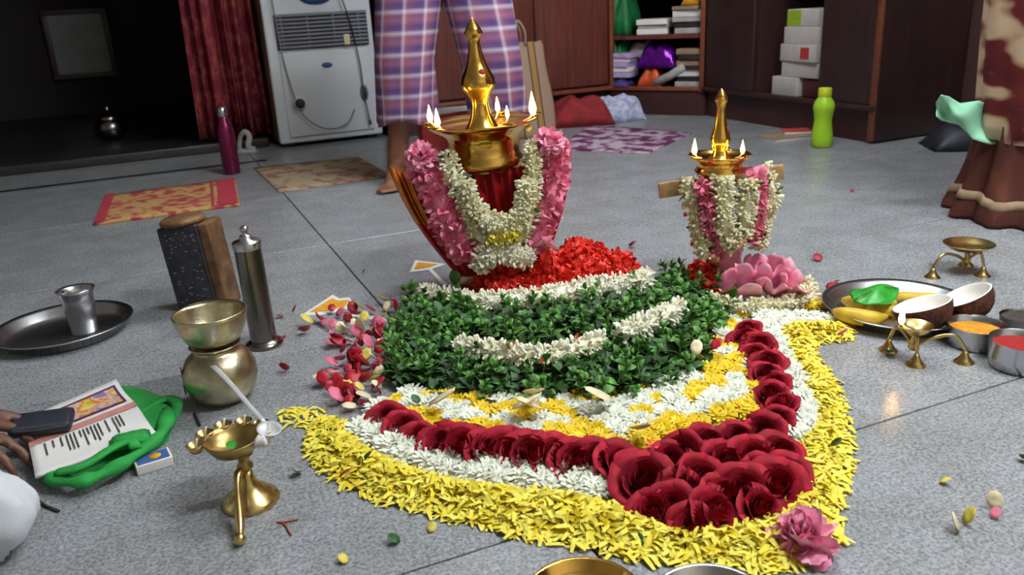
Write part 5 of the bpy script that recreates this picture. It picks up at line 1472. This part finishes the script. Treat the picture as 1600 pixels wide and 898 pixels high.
def rose(px, label, group, tilt=(0.5, 0.0), z=.006, s=1.0, k=None):
    p = G(px[0], px[1], z+.012)
    o = bpy.data.objects.new('rose', None); COL.objects.link(o); o.empty_display_size = .01
    o.location = (p.x, p.y, z); o.rotation_euler = (tilt[0]+rnd(-.15, .15), tilt[1]+rnd(-.2, .2), rnd(-.5, .5)); s *= rnd(.94, 1.08); o.scale = (s,)*3
    hm, outs = RP[k if k is not None else random.randrange(4)]; spin = rnd(0, 6.28)
    obj('rose_heart', hm, 'rose_red', o, rot=(0, 0, spin))
    for me, a in outs: obj('petal', me, 'rose_red', o, rot=(0, 0, a+spin))
    obj('calyx', calyx_me, 'stem_green', o)
    tag(o, label, 'rose', group)
row = [(606, 655), (628, 669), (654, 684), (690, 696), (722, 702), (756, 706), (792, 707), (828, 714), (862, 714), (898, 724), (930, 722), (962, 728)]
for i, q in enumerate(row):
    rose(q, '%s dark red rose from the left end of the row along the front left' % ORD[i], 'roses in the front left row', (.5, .12), s=1.2 if i > 2 else .95)
clu = [(1004, 752, 1.25), (1086, 750, 1.2), (1044, 716, 1.0), (1046, 786, 1.05), (1104, 800, 1.1), (1158, 768, 1.2), (1212, 760, 1.15), (1128, 722, 1.1), (1172, 718, 1.1), (1100, 692, 1.0), (1150, 686, 1.05), (1196, 676, 1.1), (1212, 712, 1.15), (1020, 795, .9), (990, 735, 1.0), (1068, 700, .95), (1228, 740, 1.0), (1180, 792, 1.0), (1078, 815, .9), (1060, 762, 1.0), (1125, 775, 1.0), (1185, 740, 1.0)]
_rows = {'back': sorted(q[0] for q in clu if q[1] < 720), 'middle': sorted(q[0] for q in clu if 720 <= q[1] < 764), 'front': sorted(q[0] for q in clu if q[1] >= 764)}
for i, (x, y, s) in enumerate(clu):
    _rw = 'back' if y < 720 else 'middle' if y < 764 else 'front'
    rose((x, y), '%s rose from the left in the %s row of the big red cluster' % (ORD[_rows[_rw].index(x)], _rw), 'roses in the front right cluster', (.6, rnd(-.2, .3)), .008, s)
rrow = [(1216, 656), (1224, 634), (1206, 618), (1212, 600), (1196, 586), (1200, 568), (1180, 554), (1186, 540), (1166, 530), (1170, 518)]
for i, q in enumerate(rrow):
    rose(q, '%s dark red rose up the right row, counted from the big cluster' % ORD[i], 'roses in the right row', (.3, -.2), s=.92)
tag(obj('ixora_floret', unit_star(.014, 4, .2, .5), 'ixora', loc=G(1020, 694, .035), rot=(.3, 0, .7)), 'tiny red star floret lying above the front rose row', 'flower')

# ------------------------------------------------------------------ yellow petal border
ypoly = gpoly([(500, 658), (486, 690), (500, 724), (545, 755), (615, 786), (700, 804), (800, 830), (900, 850), (980, 866), (1090, 882), (1205, 890), (1258, 878), (1306, 840), (1296, 795), (1318, 725), (1314, 660), (1300, 606), (1274, 570), (1262, 548), (1275, 537), (1325, 527), (1322, 513),
               (1225, 512), (1226, 538), (1244, 582), (1268, 630), (1272, 668), (1236, 706), (1248, 762), (1212, 806), (1130, 834), (1050, 830), (985, 802), (900, 778), (800, 768), (700, 755), (640, 736), (570, 702), (540, 666)])
yc = Vector((.25, .95, 0))
mb = MB(); rr = random.Random(11)
yp = []
for L, w, b in ((.022, .0055, .25), (.027, .006, .5), (.018, .005, .1), (.024, .0065, .8)):
    m = MB()
    for d in (0, .5, 1):
        for sg in (-1, 1): m.v.append((sg*w*.5*(.55, 1, .6)[int(d*2)], L*(d-.5), b*L*(d-d*d)*1.2))
    m.f = [(0, 1, 3, 2), (2, 3, 5, 4)]; yp.append(m)
xs = [q[0] for q in ypoly]; ys = [q[1] for q in ypoly]; n = 0
def yed(x, y):
    b = 9
    for i in range(len(ypoly)):
        a0, a1 = ypoly[i-1], ypoly[i]; dx, dy = a1[0]-a0[0], a1[1]-a0[1]
        t = max(0, min(1, ((x-a0[0])*dx+(y-a0[1])*dy)/(dx*dx+dy*dy+1e-9))); b = min(b, math.hypot(x-a0[0]-t*dx, y-a0[1]-t*dy))
    return b
while n < 9500:
    x, y = rr.uniform(min(xs)-.01, max(xs)+.01), rr.uniform(min(ys)-.01, max(ys)+.01)
    inside = inpoly((x, y), ypoly)
    e = yed(x, y)
    if not inside and (e > .012 or rr.random() > .25): continue
    h = .004+.020*min(1, e/.03) if inside else .003
    M = Matrix.Translation((x-yc.x, y-yc.y, rr.uniform(.25, 1.0)*h+.001)) @ Euler((rr.uniform(-.7, .7)*min(1, h*60), rr.uniform(-.8, .8)*min(1, h*60), rr.uniform(0, 6.28))).to_matrix().to_4x4() @ Matrix.Scale(rr.uniform(.75, 1.2), 4)
    q = rr.choice(yp); mb.add(q.v, q.f, M); n += 1
tag(obj('yellow_petals', mb, 'yellow_petal', loc=yc), 'broad border of loose yellow petals round the whole flower carpet', 'petals', kind='stuff')

# big frilly pink blossom at the front corner
c = G(1252, 858); mb = MB(); rr = random.Random(21)
big = unit_petal(.030, .026, .5)
for k in range(90):
    th = rr.uniform(0, 1.45)**1.0; a = rr.uniform(0, 6.28); d = Vector((math.sin(th)*math.cos(a), math.sin(th)*math.sin(a), math.cos(th)))
    d.z = max(d.z, .12)
    mb.add(big.v, big.f, Matrix.Translation(d*.012+Vector((0, 0, .004))) @ rot_to(d, rr.uniform(0, 6.28)) @ Matrix.Scale(rr.uniform(.8, 1.25), 4))
t = thing('pink_blossom', 'big frilly pink blossom lying at the front point of the carpet', 'flower', (c.x, c.y, 0))
obj('petals', mb, 'pink_fluffy', t)
obj('flower_base', lathe([(0, .0), (.018, .001), (.024, .006), (.012, .02), (0, .022)], 16), 'pink_garland', t)
tag(obj('pink_petal', solidify(unit_petal(.022, .02, .6), .0005), 'rose_petal_pink', loc=G(1310, 524, .012), rot=(1.1, .2, .7)), 'single pink petal at the end of the short yellow arm', 'petal')

# ------------------------------------------------------------------ loose petals
pm = [solidify(unit_petal(L, w, c), .0005).mesh('petal') for L, w, c in ((.026, .024, .5), (.022, .022, .8), (.03, .024, .3))]
def loose(px, m, label, group, s=1.0, z=.002, flat=True, name='rose_petal'):
    p = G(px[0], px[1], 0)
    o = link(name, pm[random.randrange(3)].copy() if False else bpy.data.meshes.new_from_object(bpy.data.objects.new('x', random.choice(pm))), m) if False else None
    me = random.choice(PETM[m]); o = bpy.data.objects.new(name, me); COL.objects.link(o)
    o.location = (p.x, p.y, z); o.rotation_euler = (math.pi/2*rnd(.55, .95) if flat else rnd(.2, 1.2), rnd(-.3, .3), rnd(0, 6.28)); o.scale = (s,)*3
    return tag(o, label, 'petal', group)
PETM = {}
for m in ('rose_petal_red', 'rose_petal_pink', 'rose_petal_yellow', 'cream_petal', 'yellow_petal', 'leaf_loose'):
    PETM[m] = []
    for k in pm:
        q = k.copy(); q.materials.append(MATS[m]); q.polygons.foreach_set('use_smooth', [True]*len(q.polygons)); PETM[m].append(q)
rr = random.Random(31)
lp_ = [(x, y) for x, y in poisson([(478, 512), (520, 490), (560, 482), (600, 470), (640, 468), (628, 510), (610, 560), (598, 610), (590, 640), (545, 640), (505, 610), (530, 560), (520, 520)], 95, 9, rr)]
for i, q in enumerate(lp_):
    m = rr.choices(['rose_petal_red', 'rose_petal_pink', 'rose_petal_yellow', 'cream_petal'], [6, 4, 1.5, 1.5])[0]
    cn = {'rose_petal_red': 'dark red', 'rose_petal_pink': 'pink', 'rose_petal_yellow': 'yellow', 'cream_petal': 'cream'}[m]
    loose(q, m, cn+' petal in the loose scatter left of the basil heap', cn+' petals left of the basil', rr.uniform(.7, 1.2), .003+.006*rr.random(), rr.random() < .8)
# larger crumpled blossoms within the scatter
for lab, q, m, s in (('crumpled red blossom in the middle of the loose petals', (556, 572), 'rose_petal_red', 1.3), ('crumpled red blossom nearest the yellow border in the loose petals', (545, 625), 'rose_petal_red', 1.1), ('crumpled pink blossom touching the basil among the loose petals', (592, 520), 'rose_petal_pink', 1.2)):
    c = G(*q); t = thing('crumpled_blossom', lab, 'flower', (c.x, c.y, 0))
    for k in range(7):
        a = k*.9; o = bpy.data.objects.new('petal', PETM[m][k % 3]); COL.objects.link(o); o.parent = t
        o.location = (.008*math.cos(a), .008*math.sin(a), .003); o.rotation_euler = (rnd(.4, 1.2), 0, a-1.57); o.scale = (s,)*3
for q, m, lb in (((446, 580), 'rose_petal_red', 'single dark red petal on bare floor right of the water pot'), ((432, 537), 'rose_petal_red', 'single dark red petal at the foot of the steel cylinder'), ((567, 427), 'rose_petal_red', 'tiny dark red petal alone near the floor joint'),
                 ((476, 520), 'rose_petal_red', 'bright red petal beside the left powder mark'), ((443, 496), 'rose_petal_red', 'tiny red petal farthest left, level with the powder mark'), ((458, 488), 'rose_petal_red', 'small red petal just left of the powder mark tip'),
                 ((1281, 409), 'rose_petal_red', 'dark red petal on bare floor behind the fruit plate'), ((1330, 300), 'rose_petal_red', 'tiny brown petal on the open floor below the green bottle'), ((986, 386), 'rose_petal_red', 'dark petal on the floor behind the red heap'),
                 ((536, 742), 'rose_petal_pink', 'pink petal stuck in the left end of the yellow border'), ((1556, 798), 'cream_petal', 'white petal on the bare floor at the lower right'), ((1498, 832), 'cream_petal', 'pale petal beside the yellow one at lower right'), ((1506, 818), 'rose_petal_yellow', 'yellow petal on the bare floor at lower right'), ((1468, 754), 'rose_petal_yellow', 'tiny yellow petal on bare floor right of the border'), ((1553, 812), 'rose_petal_pink', 'tiny reddish petal under the white one at lower right'),
                 ((1110, 568), 'rose_petal_red', 'bright red petal lying on the mums right of the basil'), ((1088, 578), 'cream_petal', 'pale petal lying on the mums beside the red petal'),
                 ((1270, 468), 'rose_petal_red', 'dark red petal between the jasmine ring and fruit plate'), ((1292, 452), 'rose_petal_red', 'crimson petal touching the fruit plate edge'), ((1282, 476), 'rose_petal_pink', 'pink petal beside the jasmine ring end'), ((1304, 440), 'rose_petal_red', 'small crimson petal behind the fruit plate edge'),
                 ((540, 882), 'rose_petal_yellow', 'tiny yellow petal on the floor at bottom centre left'), ((676, 833), 'rose_petal_yellow', 'tiny yellow petal below the middle of the yellow border')):
    tiny = 'tiny' in lb or 'small' in lb
    zz = .03 if 'lying on the mums' in lb else .002
    loose(q, m, lb, None, .55 if tiny else .95, zz)
for q, lb, s in (((625, 845), 'dark green leaf on the floor below the yellow border', .75), ((465, 738), 'green leaf on the floor right of the pedestal lamp', .75), ((569, 742), 'dark green leaf lying on the left of the yellow border', .8), ((658, 648), 'small green leaf on the mums near the left rose row', .7), ((1390, 552), 'green leaf on the floor before the lit tripod lamp', .85), ((1597, 718), 'dark leaf at the right edge of the floor', .6), ((990, 862), 'dark green leaf under the front of the yellow border', .9), ((1302, 720), 'thin green leaf in the right yellow border', .8), ((500, 705), 'small leaf in the left end of the border', .4)):
    zz = .024 if ('on the' in lb and 'floor' not in lb) or 'in the' in lb else .002
    loose(q, 'leaf_loose', lb, None, s, zz, name='fallen_leaf')
# big cream petals on the mums in front of the basil
bigc = solidify(unit_petal(.05, .036, .5), .0006).mesh('cream_petal')
for k, (x, y, a, lb) in enumerate(((800, 640, 1.2, 'curled cream petal left of centre before the basil'), (845, 636, -1.0, 'largest cream petal at the centre before the basil'), (828, 615, .2, 'upright cream petal touching the basil front'), (670, 634, 1.4, 'cream petal at the left before the basil'), (955, 625, -1.3, 'cream petal right of centre before the basil'), (990, 670, .4, 'cream petal among the mums above the rose cluster'))):
    o = link('cream_petal', bigc, 'cream_petal', loc=G(x, y, .03), rot=(1.3, .1, a)); tag(o, lb, 'petal')
# stray yellow threads at the left end
mb = MB()
for k in range(46):
    c = G(rnd(438, 505), rnd(640, 668)); q = random.choice(yp); mb.add(q.v, q.f, Matrix.Translation((c.x, c.y, .002)) @ Matrix.Rotation(rnd(0, 6.28), 4, 'Z'))
tag(obj('yellow_petals', mb, 'yellow_petal'), 'thin stray yellow petals on the floor left of the border', 'petals', kind='stuff')

# ------------------------------------------------------------------ powder marks and bits on the floor
def powder(label, outer, inner, tail=None):
    P = gpoly(outer); c = (sum(q[0] for q in P)/len(P), sum(q[1] for q in P)/len(P))
    t = thing('powder_mark', label, 'floor drawing', (c[0], c[1], 0))
    obj('white_outline', poly_prism([(q[0]-c[0], q[1]-c[1]) for q in P], 0.0002, .0016), 'rice_powder', t, smooth=False)
    obj('yellow_fill', poly_prism([(q[0]-c[0], q[1]-c[1]) for q in gpoly(inner)], .0016, .0030), 'turmeric_powder', t, smooth=False)
    if tail: obj('white_line', poly_prism([(q[0]-c[0], q[1]-c[1]) for q in gpoly(tail)], 0.0002, .0015), 'rice_powder', t, smooth=False)
powder('yellow powder triangle with white outline by the loose petals', [(470, 494), (520, 461), (530, 467), (546, 465), (556, 478), (540, 484), (510, 492)], [(484, 489), (519, 467), (528, 471), (545, 470), (540, 479), (510, 487)], [(540, 488), (600, 497), (604, 503), (545, 495)])
powder('small orange powder triangle with white outline behind the basil', [(640, 426), (649, 407), (697, 413), (672, 422)], [(647, 422), (653, 411), (684, 414), (668, 419)], [(668, 420), (674, 420), (700, 446), (690, 446)])
t = thing('red_thread', 'thin reddish thread lying right of the pedestal lamp', 'thread', G(450, 822))
o_ = G(450, 822)
obj('strand', tube([Vector(q)-o_ for q in smooth_path([G(432, 815, .002), G(444, 818, .002), G(455, 836, .002)], 4)], .0012, 5), 'thread_red', t)
obj('strand', tube([Vector(q)-o_ for q in smooth_path([G(436, 816, .002), G(450, 814, .002), G(466, 811, .002)], 4)], .0012, 5), 'thread_red', t)
t = thing('burnt_wick', 'short burnt black stick on the floor by the white dhoti', 'stick', G(72, 785)); o_ = G(72, 785)
obj('stick', tube([Vector(q)-o_ for q in (G(54, 778, .003), G(72, 790, .003), G(92, 798, .003))], .0022, 6), 'soot', t)
t = thing('burnt_wick', 'short burnt black stick leaning by the pedestal lamp cups', 'stick', G(310, 658)); o_ = G(310, 658)
obj('stick', tube([Vector(q)-o_ for q in (G(304, 645, .003), G(312, 664, .003))], .0022, 6), 'soot', t)
for o in list(bpy.data.objects):
    if o.name.startswith('basil_sprig') and 'label' not in o:
        for ch in list(o.children): bpy.data.objects.remove(ch)
        bpy.data.objects.remove(o)
